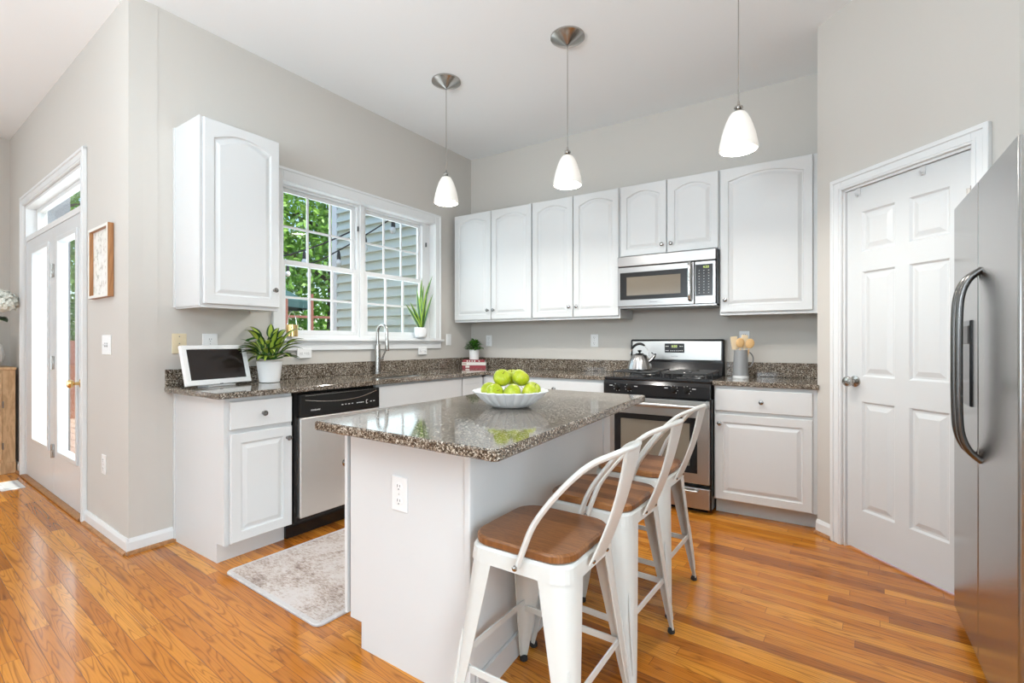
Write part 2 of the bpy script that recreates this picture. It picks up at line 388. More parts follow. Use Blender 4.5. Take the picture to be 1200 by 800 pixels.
def tag(o, label=None, cat=None, group=None, kind=None):
    if label: o['label'] = label
    if cat: o['category'] = cat
    if group: o['group'] = group
    if kind: o['kind'] = kind
    return o
def thing(name, label, cat, loc=(0, 0, 0), rz=0.0, group=None):
    o = bpy.data.objects.new(name, None); C.objects.link(o); o.location = loc; o.rotation_euler = (0, 0, rz); o.empty_display_size = 0.1
    return tag(o, label, cat, group)
def struct(o): o['kind'] = 'structure'; return o
def sempty(name, loc=(0, 0, 0), rz=0.0):
    o = bpy.data.objects.new(name, None); C.objects.link(o); o.location = loc; o.rotation_euler = (0, 0, rz); return struct(o)
def copy_tree(o, parent=None):
    c = o.copy(); C.objects.link(c); c.parent = parent
    for ch in list(o.children): copy_tree(ch, c)
    return c
def text(body, size, loc, rot, mat, parent, name='lettering', extrude=0.0004):
    cu = bpy.data.curves.new(name, 'FONT'); cu.body = body; cu.size = size; cu.extrude = extrude; cu.align_x = 'CENTER'; cu.align_y = 'CENTER'
    cu.materials.append(MATS[mat]); t0 = bpy.data.objects.new(name, cu); me = bpy.data.meshes.new_from_object(t0); bpy.data.objects.remove(t0); bpy.data.curves.remove(cu); me.name = name
    o = bpy.data.objects.new(name, me); C.objects.link(o); o.parent = parent; o.location = loc; o.rotation_euler = rot; return o

def catmull(pts, k=6):
    P = [Vector(p) for p in pts]; out = []
    for i in range(len(P) - 1):
        a, b, c, d = P[max(i - 1, 0)], P[i], P[i + 1], P[min(i + 2, len(P) - 1)]
        for j in range(k):
            t = j / k; out.append(0.5 * ((2 * b) + (c - a) * t + (2 * a - 5 * b + 4 * c - d) * t * t + (3 * b - a - 3 * c + d) * t ** 3))
    out.append(P[-1]); return out

# frames: local x runs along the wall to the right, local -y points into the room
ROT_A, ROT_B, ROT_N, ROT_P, ROT_F = pi / 2, math.radians(2), math.radians(-1.7), math.radians(-45), -pi / 2
OA, OB, ON, OP = (-3.27, 0), (-3.27, 4.02), (-3.27, 1.014), (-0.118, 3.529)
def Bw(s_, d, z=0.0):
    return (OB[0] + s_ * math.cos(ROT_B) + d * math.sin(ROT_B), OB[1] + s_ * math.sin(ROT_B) - d * math.cos(ROT_B), z)
CEIL = 3.12

# ---------------------------------------------------------------- structure
m = MB(); m.box(-6.75, 1.45, -3.6, 4.3, -0.12, 0.0); struct(m.build('floor', 'oak_floor'))
m = MB(); m.box(-6.75, 1.45, -3.6, 1.20, CEIL, CEIL + 0.15); m.box(-3.40, 1.45, 1.20, 4.3, CEIL, CEIL + 0.15); struct(m.build('ceiling', 'ceiling_paint'))
# window wall (x = -3.27) with the sink window opening
WY0, WY1, WZ0, WZ1 = 1.905, 3.455, 1.215, 2.325
m = MB(); X0, X1 = -3.41, -3.27
m.box(X0, X1, 1.014, WY0, 0, CEIL); m.box(X0, X1, WY1, 4.30, 0, CEIL); m.box(X0, X1, WY0, WY1, 0, WZ0); m.box(X0, X1, WY0, WY1, WZ1, CEIL)
struct(m.build('wall_left', 'wall_paint'))
m = MB(); m.box(-0.14, 3.32, 0, 0.14, 0, CEIL); struct(m.build('wall_rear', 'wall_paint', None, (*OB, 0), (0, 0, ROT_B)))
# deck wall with door opening
DS0, DS1, DZ1 = -2.66, -0.86, 2.37
m = MB(); m.box(-3.45, DS0, 0, 0.14, 0, CEIL); m.box(DS1, -0.002, 0, 0.14, 0, CEIL); m.box(DS0, DS1, 0, 0.14, DZ1, CEIL)
struct(m.build('wall_deck', 'wall_paint', None, (*ON, 0), (0, 0, ROT_N)))
# pantry corner wall at 45 degrees and its return
PS0, PS1, PZ1 = 0.185, 0.858, 2.055
m = MB(); m.box(0, PS0, 0, 0.12, 0, CEIL); m.box(PS1, 1.025, 0, 0.12, 0, CEIL); m.box(PS0, PS1, 0, 0.12, PZ1, CEIL)
struct(m.build('wall_pantry', 'wall_paint', None, (*OP, 0), (0, 0, ROT_P)))
m = MB(); m.box(-0.106, 0.0, 3.545, 4.28, 0, CEIL); struct(m.build('wall_pantry_side', 'wall_paint'))
m = MB(); m.box(0.607, 1.35, 2.804, 2.92, 0, CEIL); struct(m.build('wall_alcove', 'wall_paint'))
m = MB(); m.box(1.30, 1.42, -3.6, 2.92, 0, CEIL); struct(m.build('wall_right', 'wall_paint'))
m = MB(); m.box(-6.75, 1.45, -3.62, -3.5, 0, CEIL); struct(m.build('wall_front', 'wall_paint'))
m = MB(); m.box(-6.72, -6.60, -3.6, 1.2, 0, CEIL); struct(m.build('wall_far_left', 'wall_paint'))

# baseboards with shoe moulding
def baseboard(name, L, h=0.085):
    m = MB(); m.prism([(0, 0), (-0.014, 0), (-0.014, h - 0.02), (-0.006, h), (0, h)], L[0], L[1], axis='x')
    return m
def bb(name, rx0, rx1, o, rz, h=0.085):
    e = baseboard(name, (rx0, rx1), h).build(name, 'trim_white', None, (*o, 0), (0, 0, rz)); struct(e)
    m = MB(); m.prism([(-0.014, 0), (-0.030, 0), (-0.028, 0.010), (-0.021, 0.017), (-0.014, 0.019)], rx0, rx1, axis='x'); m.build('shoe_moulding', 'frame_wood', e)
bb('baseboard_left', 1.0, 1.245, OA, ROT_A); bb('baseboard_deck', -0.79, 0.012, ON, ROT_N)
bb('baseboard_deck_far', -3.40, -2.76, ON, ROT_N); bb('baseboard_pantry', 0.0, 0.118, OP, ROT_P); bb('baseboard_pantry_end', 0.93, 1.02, OP, ROT_P)

def casing(mb, x0, x1, z0, z1, wd=0.072, d=0.018, bottom=False):
    """flat casing with stepped profile around an opening whose outer edge is x0..x1, z1"""
    def strip(a0, a1, b0, b1):
        mb.box(a0, a1, -d, 0, b0, b1, 0.002)
    strip(x0, x0 + wd, z0, z1); strip(x1 - wd, x1, z0, z1); strip(x0 + wd, x1 - wd, z1 - wd, z1)
    q = 0.018
    mb.box(x0 - 0.004, x0 + q, -d - 0.007, 0, z0, z1 + 0.004, 0.003); mb.box(x1 - q, x1 + 0.004, -d - 0.007, 0, z0, z1 + 0.004, 0.003); mb.box(x0 - 0.004, x1 + 0.004, -d - 0.0072, 0, z1 - q, z1 + 0.0045, 0.003)
    mb.box(x0 + wd - 0.02, x0 + wd - 0.012, -d - 0.003, 0, z0, z1 - wd + 0.012, 0); mb.box(x1 - wd + 0.012, x1 - wd + 0.02, -d - 0.003, 0, z0, z1 - wd + 0.012, 0)
    mb.box(x0 + wd - 0.02, x1 - wd + 0.02, -d - 0.003, 0, z1 - wd + 0.012, z1 - wd + 0.02, 0)

# ---------------------------------------------------------------- sink window (window_1)
w1 = sempty('window_1', (*OA, 0), ROT_A)
m = MB()
m.box(WY0 - 0.072, WY0, -0.018, 0, 1.20, WZ1 + 0.085, 0.003); m.box(WY1, WY1 + 0.072, -0.018, 0, 1.20, WZ1 + 0.085, 0.003); m.box(WY0, WY1, -0.018, 0, WZ1, WZ1 + 0.085, 0.003)
m.box(WY0 - 0.076, WY0 - 0.058, -0.025, 0, 1.20, WZ1 + 0.09, 0.003); m.box(WY1 + 0.058, WY1 + 0.076, -0.025, 0, 1.20, WZ1 + 0.09, 0.003); m.box(WY0 - 0.076, WY1 + 0.076, -0.025, 0, WZ1 + 0.07, WZ1 + 0.09, 0.003)
m.box(WY0, WY0 + 0.004, -0.005, 0.14, WZ0, WZ1); m.box(WY1 - 0.004, WY1, -0.005, 0.14, WZ0, WZ1); m.box(WY0, WY1, -0.005, 0.14, WZ1 - 0.004, WZ1)
m.build('window_frame', 'trim_white', w1)
m = MB(); m.box(WY0 - 0.10, WY1 + 0.10, -0.045, 0.0, 1.182, 1.202, 0.005); m.box(WY0 + 0.001, WY1 - 0.001, -0.002, 0.14, 1.182, 1.216, 0.0)
m.build('window_sill', 'trim_white', w1)
m = MB(); m.box(WY0 - 0.078, WY1 + 0.078, -0.018, 0, 1.115, 1.181, 0.003); m.box(WY0 - 0.078, WY1 + 0.078, -0.024, 0, 1.162, 1.181, 0.003); m.build('window_apron', 'trim_white', w1)
def unit(y0, y1):
    fr = MB(); a, b = 0.062, 0.115      # depth range behind the wall face
    fr.box(y0, y0 + 0.03, a, b, WZ0, WZ1); fr.box(y1 - 0.03, y1, a, b, WZ0, WZ1); fr.box(y0 + 0.03, y1 - 0.03, a, b, WZ1 - 0.02, WZ1); fr.box(y0 + 0.03, y1 - 0.03, a, b, WZ0, WZ0 + 0.02)
    e = fr.build('unit_frame', 'trim_white', w1)
    yl, yr = y0 + 0.03, y1 - 0.03; mid = 1.76
    for (z0, z1, d0, d1, rb, rt) in ((mid - 0.018, WZ1 - 0.02, 0.092, 0.112, 0.035, 0.03), (WZ0 + 0.02, mid + 0.018, 0.066, 0.090, 0.032, 0.035)):
        s_ = MB(); st = 0.032
        s_.box(yl, yl + st, d0, d1, z0, z1, 0.002); s_.box(yr - st, yr, d0, d1, z0, z1, 0.002); s_.box(yl + st, yr - st, d0, d1, z0, z0 + rb, 0.002); s_.box(yl + st, yr - st, d0, d1, z1 - rt, z1, 0.002)
        gy0, gy1, gz0, gz1 = yl + st, yr - st, z0 + rb, z1 - rt
        for k in (1, 2): q = gy0 + (gy1 - gy0) * k / 3; s_.box(q - 0.008, q + 0.008, d0 + 0.006, d1 - 0.004, gz0, gz1)
        q = (gz0 + gz1) / 2; s_.box(gy0, gy1, d0 + 0.0062, d1 - 0.0042, q - 0.008, q + 0.008)
        so = s_.build('sash', 'trim_white', w1)
        g = MB(); g.box(gy0 - 0.004, gy1 + 0.004, d1 - 0.004, d1 - 0.001, gz0 - 0.004, gz1 + 0.004); g.build('pane', 'window_glass', so)
unit(1.909, 2.625); unit(2.645, 3.385)
m = MB(); m.box(2.615, 2.655, 0.045, 0.12, WZ0, WZ1 - 0.004, 0.003); m.box(3.385, 3.451, 0.062, 0.13, WZ0, WZ1 - 0.004, 0.002); m.build('mullion', 'trim_white', w1)
m = MB()
for y in (2.60, 3.40): m.box(y - 0.006, y + 0.006, 0.052, 0.062, 2.10, 2.14)
m.build('window_latch', 'slot_dark', w1)

# ---------------------------------------------------------------- deck door (door_1)
d1 = sempty('door_1', (*ON, 0), ROT_N)
m = MB(); casing(m, -2.735, -0.790, 0, 2.445, 0.072)
m.box(DS0, DS0 + 0.02, 0, 0.14, 0, DZ1); m.box(DS1 - 0.02, DS1, 0, 0.14, 0, DZ1); m.box(DS0, DS1, 0, 0.14, DZ1 - 0.02, DZ1)
m.box(DS0 + 0.02, DS1 - 0.02, 0.004, 0.13, 2.055, 2.10, 0.002)
m.build('door_frame', 'trim_white', d1)
m = MB(); m.box(DS0 + 0.02, DS0 + 0.06, 0.07, 0.11, 2.10, DZ1 - 0.02); m.box(DS1 - 0.06, DS1 - 0.02, 0.07, 0.11, 2.10, DZ1 - 0.02)
m.box(DS0 + 0.06, DS1 - 0.06, 0.07, 0.11, 2.10, 2.13); m.box(DS0 + 0.06, DS1 - 0.06, 0.07, 0.11, DZ1 - 0.05, DZ1 - 0.02)
t_ = m.build('transom', 'trim_white', d1); m = MB(); m.box(DS0 + 0.055, DS1 - 0.055, 0.088, 0.092, 2.125, DZ1 - 0.045); m.build('pane', 'window_glass', t_)
def glass_door(x0, x1, gx0, gx1, gz0, gz1):
    m = MB(); y0, y1 = 0.006, 0.048
    m.box(x0, gx0, y0, y1, 0.02, 2.05); m.box(gx1, x1, y0, y1, 0.02, 2.05); m.box(gx0, gx1, y0, y1, 0.02, gz0); m.box(gx0, gx1, y0, y1, gz1, 2.05)
    k = 0.028
    for a in ((gx0 - k, gx0 + 0.006, gz0 - k, gz1 + k), (gx1 - 0.006, gx1 + k, gz0 - k, gz1 + k), (gx0 + 0.006, gx1 - 0.006, gz0 - k, gz0 + 0.006), (gx0 + 0.006, gx1 - 0.006, gz1 - 0.006, gz1 + k)):
        m.box(a[0], a[1], y0 - 0.012, y1 + 0.01, a[2], a[3], 0.005)
    o = m.build('door_leaf', 'door_white', d1); g = MB(); g.box(gx0, gx1, 0.022, 0.028, gz0, gz1); g.build('pane', 'window_glass', o); return o
glass_door(-2.636, -1.690, -2.37, -1.84, 0.36, 1.93); dl = glass_door(-1.684, -0.884, -1.535, -1.045, 0.36, 1.93)
for z in (0.35, 1.02, 1.72):
    m = MB(); m.box(-1.70, -1.662, -0.004, 0.006, z - 0.05, z + 0.05, 0.002); m.tube([(-1.687, -0.006, z - 0.052), (-1.687, -0.006, z + 0.052)], 0.006); m.build('hinge', 'nickel', dl)
m = MB(); m.lathe([(0.030, 0), (0.030, 0.006), (0.012, 0.010), (0.010, 0.035), (0.024, 0.045), (0.029, 0.058), (0.024, 0.070), (0.008, 0.075)], (-0.945, 0.005, 0.90), 20, 'y'); m.build('door_knob', 'brass', dl)
m = MB(); m.box(DS0, DS1, -0.03, 0.14, 0.001, 0.018, 0.004); m.build('threshold', 'frame_wood', d1)

# ---------------------------------------------------------------- pantry door (door_2)
d2 = sempty('door_2', (*OP, 0), ROT_P)
m = MB(); casing(m, 0.118, 0.925, 0, 2.122, 0.066, 0.017); m.box(PS0, PS0 + 0.012, 0, 0.12, 0, PZ1); m.box(PS1 - 0.012, PS1, 0, 0.12, 0, PZ1); m.box(PS0, PS1, 0, 0.12, PZ1 - 0.012, PZ1)
m.build('door_frame', 'trim_white', d2)
m = MB(); LX0, LX1, LZ0, LZ1, yf = PS0 + 0.015, PS1 - 0.015, 0.012, PZ1 - 0.015, 0.012
m.box(LX0, LX1, yf + 0.012, yf + 0.036, LZ0, LZ1)
px_ = [LX0, LX0 + 0.095, LX0 + 0.285, LX0 + 0.360, LX1 - 0.093, LX1]
rows = [(0.235, 0.845), (0.985, 1.570), (1.680, 1.905)]
zz = [LZ0] + [z for r in rows for z in r] + [LZ1]
m.box(px_[0], px_[1], yf, yf + 0.012, LZ0, LZ1); m.box(px_[2], px_[3], yf, yf + 0.012, LZ0, LZ1); m.box(px_[4], px_[5], yf, yf + 0.012, LZ0, LZ1)
for (a, b) in ((px_[1], px_[2]), (px_[3], px_[4])):
    for i in range(0, len(zz), 2): m.box(a, b, yf, yf + 0.012, zz[i], zz[i + 1])
    for (z0, z1) in rows:
        R = lambda i, y: [(a + i, y, z0 + i), (b - i, y, z0 + i), (b - i, y, z1 - i), (a + i, y, z1 - i)]
        m.loft([R(0, yf), R(0.010, yf + 0.010), R(0.020, yf + 0.010), R(0.045, yf + 0.002)], True, False, True, False)
dl2 = m.build('door_leaf', 'door_white', d2)
m = MB(); m.lathe([(0.031, 0), (0.031, 0.007), (0.013, 0.012), (0.011, 0.032), (0.022, 0.040), (0.029, 0.052), (0.026, 0.064), (0.010, 0.070)], (LX0 + 0.055, yf, 0.955), 24, 'y'); m.build('door_knob', 'nickel', dl2)
for z in (0.25, 1.05, 1.83):
    m = MB(); m.tube([(LX1 + 0.004, yf - 0.006, z - 0.045), (LX1 + 0.004, yf - 0.006, z + 0.045)], 0.007, 10); m.box(LX1 - 0.022, LX1, yf - 0.002, yf + 0.001, z - 0.04, z + 0.04); m.build('hinge', 'dark_nickel', dl2)
for k, (sx, lab) in enumerate(((LX0 + 0.075, 'small white over-door hook at the left of the pantry door top'), (LX0 + 0.43, 'small white over-door hook at the right of the pantry door top'))):
    m = MB(); m.box(sx - 0.012, sx + 0.012, yf - 0.003, yf + 0.012, LZ1 - 0.001, LZ1 + 0.002); m.box(sx - 0.012, sx + 0.012, yf - 0.004, yf - 0.001, LZ1 - 0.045, LZ1 + 0.001)
    m.tube(catmull([(sx, yf - 0.003, LZ1 - 0.03), (sx, yf - 0.012, LZ1 - 0.042), (sx, yf - 0.022, LZ1 - 0.036), (sx, yf - 0.024, LZ1 - 0.024)], 4), 0.004, 8)
    o = m.build('door_hook', 'vent_grey', None, (*OP, 0), (0, 0, ROT_P)); tag(o, lab, 'hook', 'hooks over the pantry door')

def light_frame(name, loc, rz, W_, H_, n):
    e = sempty(name, loc, rz); m = MB(); a = 0.06
    m.box(-W_ / 2 - a, W_ / 2 + a, -0.03, 0, H_ / 2, H_ / 2 + a); m.box(-W_ / 2 - a, W_ / 2 + a, -0.03, 0, -H_ / 2 - a, -H_ / 2); m.box(-W_ / 2 - a, -W_ / 2, -0.03, 0, -H_ / 2, H_ / 2); m.box(W_ / 2, W_ / 2 + a, -0.03, 0, -H_ / 2, H_ / 2)
    m.build('window_frame', 'trim_white', e)
light_frame('rear_fill_frame', (-2.1, -3.5, 1.75), pi, 3.0, 1.9, 3); light_frame('family_room_fill_frame', (-5.3, -3.5, 1.65), pi, 2.0, 2.1, 2); light_frame('side_fill_frame', (1.30, 0.15, 1.0), -pi / 2, 2.0, 1.6, 2); light_frame('window_5', (-6.60, -1.5, 1.6), pi / 2, 2.6, 2.1, 2)  # frames added around the out-of-view area lights; walls behind stay solid
# ---------------------------------------------------------------- cabinets
def panel_front(mb, x0, x1, z0, z1, yf, t=0.019, arch=0.0, stile=0.052, flat=False, nt_=14):
    """slab door front facing -y; raised panel, optionally with an arched head"""
    def ring(i, y, ar=1.0):
        pts = [(x0 + i, y, z0 + i), (x1 - i, y, z0 + i)]
        for k in range(nt_ + 1):
            q = k / nt_; x = (x1 - i) + (x0 - x1 + 2 * i) * q
            e = 1 - abs(2 * q - 1); e = max(0, (e - 0.05) / 0.95); dz = arch * (1 - (1 - e) ** 1.9)
            pts.append((x, y, z1 - i - (arch - dz) * ar))
        return pts
    a0 = 0.0
    rings = [ring(0, yf + t, a0), ring(0, yf + 0.004, a0), ring(0.004, yf, a0)]
    if flat: rings += [ring(0.016, yf, 0)]; arch_in = 0
    if flat:
        mb.loft(rings, True, True, True, False)
    else:
        rings += [ring(stile, yf, 1), ring(stile + 0.004, yf + 0.0085, 1), ring(stile + 0.011, yf + 0.0100, 1), ring(stile + 0.034, yf + 0.0015, 1)]
        mb.loft(rings, True, True, True, False)
def knob(par, x, z, yf):
    m = MB(); m.lathe([(0.009, 0), (0.006, 0.004), (0.0055, 0.014), (0.012, 0.019), (0.0155, 0.024), (0.014, 0.029), (0.006, 0.032)], (x, yf, z), 18, 'y'); return m.build('knob', 'knob_metal', par)
def door(par, x0, x1, z0, z1, yf, arch=0.0, kx=None, kz=None, name='door', flat=False):
    m = MB(); panel_front(m, x0, x1, z0, z1, yf, arch=arch, flat=flat); o = m.build(name, 'cabinet_white', par)
    if kx is not None: knob(o, kx, kz, yf)
    return o

def base_body(par, x0, x1, depth=0.60, toe=0.075, toe_mat='cabinet_white', sides=True, ztop=0.881, left_full=False):
    m = MB(); m.box(x0, x1, -depth + 0.0, -0.002, 0.105, ztop); m.build('body', 'cabinet_white', par)
    m = MB(); m.box(x0, x1, -depth + toe, -0.01, 0.0, 0.105); m.build('toe_kick', toe_mat, par)

# base cabinet at the left end of the window run
c = thing('base_cabinet', 'white base cabinet with one drawer and one door at the left end beside the dishwasher', 'cabinet', (*OA, 0), ROT_A)
base_body(c, 1.252, 1.612)
m = MB(); m.prism([(-0.603, 0.105), (-0.603, 0.881), (-0.002, 0.881), (-0.002, 0.0), (-0.527, 0.0), (-0.527, 0.105)], 1.236, 1.2515, axis='x'); m.build('side_panel', 'cabinet_white', c)
m = MB(); m.box(1.228, 1.236, -0.022, -0.002, 0.0, 0.881); m.build('scribe_trim', 'cabinet_white', c)
door(c, 1.262, 1.606, 0.112, 0.690, -0.621, kx=1.575, kz=0.625); door(c, 1.262, 1.606, 0.712, 0.862, -0.621, kx=1.434, kz=0.785, name='drawer', flat=True)

# dishwasher
c = thing('dishwasher', 'stainless dishwasher with black control panel under the window counter', 'dishwasher', (*OA, 0), ROT_A)
m = MB(); m.box(1.622, 2.232, -0.58, -0.03, 0.10, 0.878); m.box(1.622, 1.640, -0.612, -0.58, 0.10, 0.878); m.build('body', 'black_plastic', c)
m = MB(); m.box(1.644, 2.228, -0.642, -0.585, 0.135, 0.728, 0.006); m.build('door', 'steel_soft', c)
m = MB(); m.box(1.640, 2.230, -0.648, -0.585, 0.732, 0.866, 0.006)
cp = m.build('control_panel', 'black_plastic', c)
m = MB(); m.tube(catmull([(1.67, -0.650, 0.832), (1.80, -0.652, 0.815), (1.935, -0.653, 0.809), (2.07, -0.652, 0.818), (2.20, -0.650, 0.848)], 8), 0.0022, 8)
m.tube(catmull([(1.67, -0.650, 0.857), (1.935, -0.651, 0.859), (2.20, -0.650, 0.860)], 6), 0.0013, 6); m.build('handle_lip', 'nickel', cp)
m = MB()
for k, x in enumerate((1.93, 1.955, 1.98, 2.005, 2.045, 2.06, 2.075, 2.09, 2.155, 2.18)): m.box(x - 0.006, x + 0.006, -0.6494, -0.648, 0.777 + 0.001 * (k % 2), 0.782)
m.box(2.115, 2.128, -0.6494, -0.648, 0.768, 0.771); m.box(2.115, 2.128, -0.6494, -0.648, 0.790, 0.793); m.box(2.115, 2.118, -0.6494, -0.648, 0.768, 0.793)
m.build('printed_marks', 'print_white', cp)['kind'] = 'stuff'
text('FRIGIDAIRE', 0.0125, (1.74, -0.649, 0.768), (pi / 2, 0, 0), 'print_white', cp)
m = MB(); m.box(1.622, 2.232, -0.535, -0.50, 0.0, 0.098); m.box(1.614, 1.66, -0.540, -0.53, 0.012, 0.105); m.build('toe_kick', 'black_enamel', c)

# sink base and corner cabinet
c = thing('base_cabinet', 'wide white sink base cabinet with false drawer front right of the dishwasher', 'cabinet', (*OA, 0), ROT_A)
m = MB(); m.box(2.240, 3.140, -0.60, -0.002, 0.105, 0.66); m.box(2.240, 2.258, -0.60, -0.002, 0.66, 0.881); m.box(3.122, 3.140, -0.60, -0.002, 0.66, 0.881); m.box(2.258, 3.122, -0.60, -0.585, 0.66, 0.881); m.build('body', 'cabinet_white', c)
m = MB(); m.box(2.240, 3.140, -0.525, -0.01, 0, 0.105); m.build('toe_kick', 'cabinet_white', c)
door(c, 2.246, 3.134, 0.712, 0.868, -0.621, name='false_front', flat=True)
door(c, 2.250, 2.686, 0.112, 0.690, -0.621, kx=2.65, kz=0.625); door(c, 2.694, 3.130, 0.112, 0.690, -0.621, kx=2.73, kz=0.625)
c = thing('base_cabinet', 'narrow white corner base cabinet right of the sink', 'cabinet', (*OA, 0), ROT_A)
base_body(c, 3.146, 3.435); door(c, 3.152, 3.425, 0.712, 0.868, -0.621, name='drawer', flat=True); door(c, 3.152, 3.425, 0.112, 0.690, -0.621)
m = MB(); m.box(3.175, 3.375, -0.624, -0.620, 0.812, 0.818); m.build('drawer_groove', 'toe_grey', c)

# base cabinets on the range wall
c = thing('base_cabinet', 'white base cabinet with drawer between the corner and the range', 'cabinet', (*OB, 0), ROT_B)
base_body(c, 0.610, 1.755, 0.59)
door(c, 0.90, 1.75, 0.712, 0.862, -0.609, kx=1.315, kz=0.795, name='drawer', flat=True); door(c, 0.90, 1.320, 0.112, 0.690, -0.609, kx=1.285, kz=0.625); door(c, 1.328, 1.75, 0.112, 0.690, -0.609, kx=1.363, kz=0.625)
door(c, 0.588, 0.893, 0.112, 0.868, -0.6, name='filler_panel', flat=True)
c = thing('base_cabinet', 'white base cabinet with one drawer and raised panel door right of the range', 'cabinet', (*OB, 0), ROT_B)
base_body(c, 2.535, 3.137, 0.59, toe_mat='toe_grey')
door(c, 2.541, 3.108, 0.712, 0.858, -0.609, kx=2.824, kz=0.785, name='drawer', flat=True); door(c, 2.541, 3.108, 0.112, 0.690, -0.609, kx=2.572, kz=0.628)

# upper cabinets
def upper(label, s0, s1, z0, z1, doors, o=OB, rz=ROT_B, d=0.315, rail=True, archh=0.042):
    c = thing('wall_cabinet', label, 'cabinet', (*o, 0), rz)
    m = MB(); m.box(s0, s1, -d, -0.002, z0, z1); m.build('body', 'cabinet_white', c)
    if rail:
        m = MB(); m.box(s0, s1, -d, -d + 0.018, z0 - 0.012, z0); m.box(s0, s0 + 0.016, -d + 0.018, -0.003, z0 - 0.012, z0); m.box(s1 - 0.016, s1, -d + 0.018, -0.003, z0 - 0.012, z0); m.build('bottom_rail', 'cabinet_white', c)
    for (a, b, kx, kz) in doors: door(c, a, b, z0 + 0.008, z1 - 0.004, -d - 0.021, arch=archh, kx=kx, kz=kz)
    return c
upper('white two-door wall cabinet in the corner next to the window', 0.035, 0.941, 1.385, 2.44, [(0.045, 0.487, 0.458, 1.482), (0.495, 0.936, 0.525, 1.482)])
upper('white two-door wall cabinet between the corner cabinet and the microwave', 0.943, 1.768, 1.385, 2.44, [(0.948, 1.348, 1.318, 1.482), (1.356, 1.760, 1.388, 1.482)])
upper('short white two-door wall cabinet above the microwave', 1.770, 2.525, 1.862, 2.44, [(1.776, 2.143, 2.113, 1.935), (2.151, 2.519, 2.182, 1.935)], rail=False)
c = upper('wide white single-door wall cabinet right of the microwave', 2.527, 3.137, 1.385, 2.44, [(2.533, 3.108, 2.567, 1.482)])
c = upper('white single-door wall cabinet left of the sink window', 1.243, 1.694, 1.385, 2.44, [(1.253, 1.690, 1.655, 1.50)], OA, ROT_A, 0.320, archh=0.048)
m = MB(); m.box(1.235, 1.2425, -0.325, -0.002, 1.383, 2.442); m.box(1.229, 1.235, -0.025, -0.002, 1.383, 2.442); m.build('side_panel', 'cabinet_white', c)

# ---------------------------------------------------------------- countertops
xi = OA[0] + 0.65
b0 = Bw(0.628, 0.622); b1 = Bw(1.766, 0.622); b2 = Bw(1.766, 0.002); b3 = (-3.268, 4.018)
yi = OB[1] + (xi - OB[0]) * math.tan(ROT_B) - 0.622 / math.cos(ROT_B)
outline = [(-3.268, 1.185), (xi, 1.185), (xi, yi), (b1[0], b1[1]), (b2[0], b2[1]), b3]
def rrect(x0, x1, y0, y1, r, k=4):
    P = []
    for (cx, cy, a0) in ((x1 - r, y1 - r, 0), (x0 + r, y1 - r, 90), (x0 + r, y0 + r, 180), (x1 - r, y0 + r, 270)):
        for i in range(k + 1): a = math.radians(a0 + 90 * i / k); P.append((cx + r * math.cos(a), cy + r * math.sin(a)))
    return P
SX0, SX1, SY0, SY1 = -3.158, -2.70, 2.32, 3.06
ct = thing('countertop', 'long L-shaped brown granite countertop with sink cutout under the window', 'countertop')
slab(outline, [rrect(SX0, SX1, SY0, SY1, 0.06)], 0.883, 0.914).build('slab', 'granite', ct)
m = MB(); m.box(-3.268, -3.248, 1.187, 3.998, 0.9145, 1.016, 0.002); m.build('backsplash', 'granite', ct)
m = MB(); m.box(0.022, 1.765, -0.020, -0.001, 0.9145, 1.016, 0.002); o = m.build('backsplash', 'granite', ct, (*OB, 0), (0, 0, ROT_B))
ct = thing('countertop', 'short brown granite countertop right of the range', 'countertop', (*OB, 0), ROT_B)
slab([(2.527, -0.622), (3.140, -0.622), (3.140, -0.002), (2.527, -0.002)], [], 0.883, 0.914).build('slab', 'granite', ct)
m = MB(); m.box(2.529, 3.139, -0.020, -0.001, 0.9145, 1.022, 0.002); m.build('backsplash', 'granite', ct)

# sink
sk = thing('kitchen_sink', 'undermount stainless sink below the faucet', 'sink', (0, 0, 0))
m = MB(); R = lambda i, z: [(p[0], p[1], z) for p in rrect(SX0 + i, SX1 - i, SY0 + i, SY1 - i, max(0.06 - i * 0.5, 0.03))]
m.loft([R(-0.006, 0.880), R(0.001, 0.880), R(0.006, 0.72), R(0.03, 0.695), R(0.15, 0.69)], True, False, True, True); m.build('basin', 'steel_h', sk)
m = MB(); m.lathe([(0.045, 0.691), (0.04, 0.694), (0.02, 0.692)], ((SX0 + SX1) / 2, (SY0 + SY1) / 2, 0), 20); m.build('drain', 'chrome', sk)
# faucet
fx, fy_ = -3.206, 2.705
fa = thing('faucet', 'tall brushed nickel gooseneck kitchen faucet in front of the window', 'faucet', (fx, fy_, 0.9145))
m = MB(); m.lathe([(0.030, 0), (0.030, 0.006), (0.025, 0.010), (0.024, 0.16), (0.022, 0.235), (0.020, 0.245)], seg=24); m.build('faucet_body', 'nickel', fa)
pts = [(0, 0, 0.24), (0, 0, 0.30)] + [(0.050 - 0.050 * math.cos(a), 0.006 * (1 - math.cos(a)), 0.345 + 0.06 * math.sin(a)) for a in [pi * k / 10 for k in range(11)]] + [(0.10, 0.012, 0.28)]
m = MB(); m.tube(pts, 0.0125, 14); m.build('spout', 'nickel', fa)
m = MB(); m.tube([(0.10, 0.012, 0.29), (0.101, 0.012, 0.25), (0.102, 0.012, 0.205), (0.102, 0.012, 0.19)], [0.014, 0.017, 0.018, 0.015], 16); m.build('spray_head', 'nickel', fa)
m = MB(); m.tube([(0, 0.02, 0.12), (0, 0.055, 0.12)], 0.014, 14); m.tube([(0, 0.05, 0.12), (0.01, 0.06, 0.16), (0.03, 0.065, 0.20)], [0.008, 0.007, 0.006], 10); m.build('lever', 'nickel', fa)

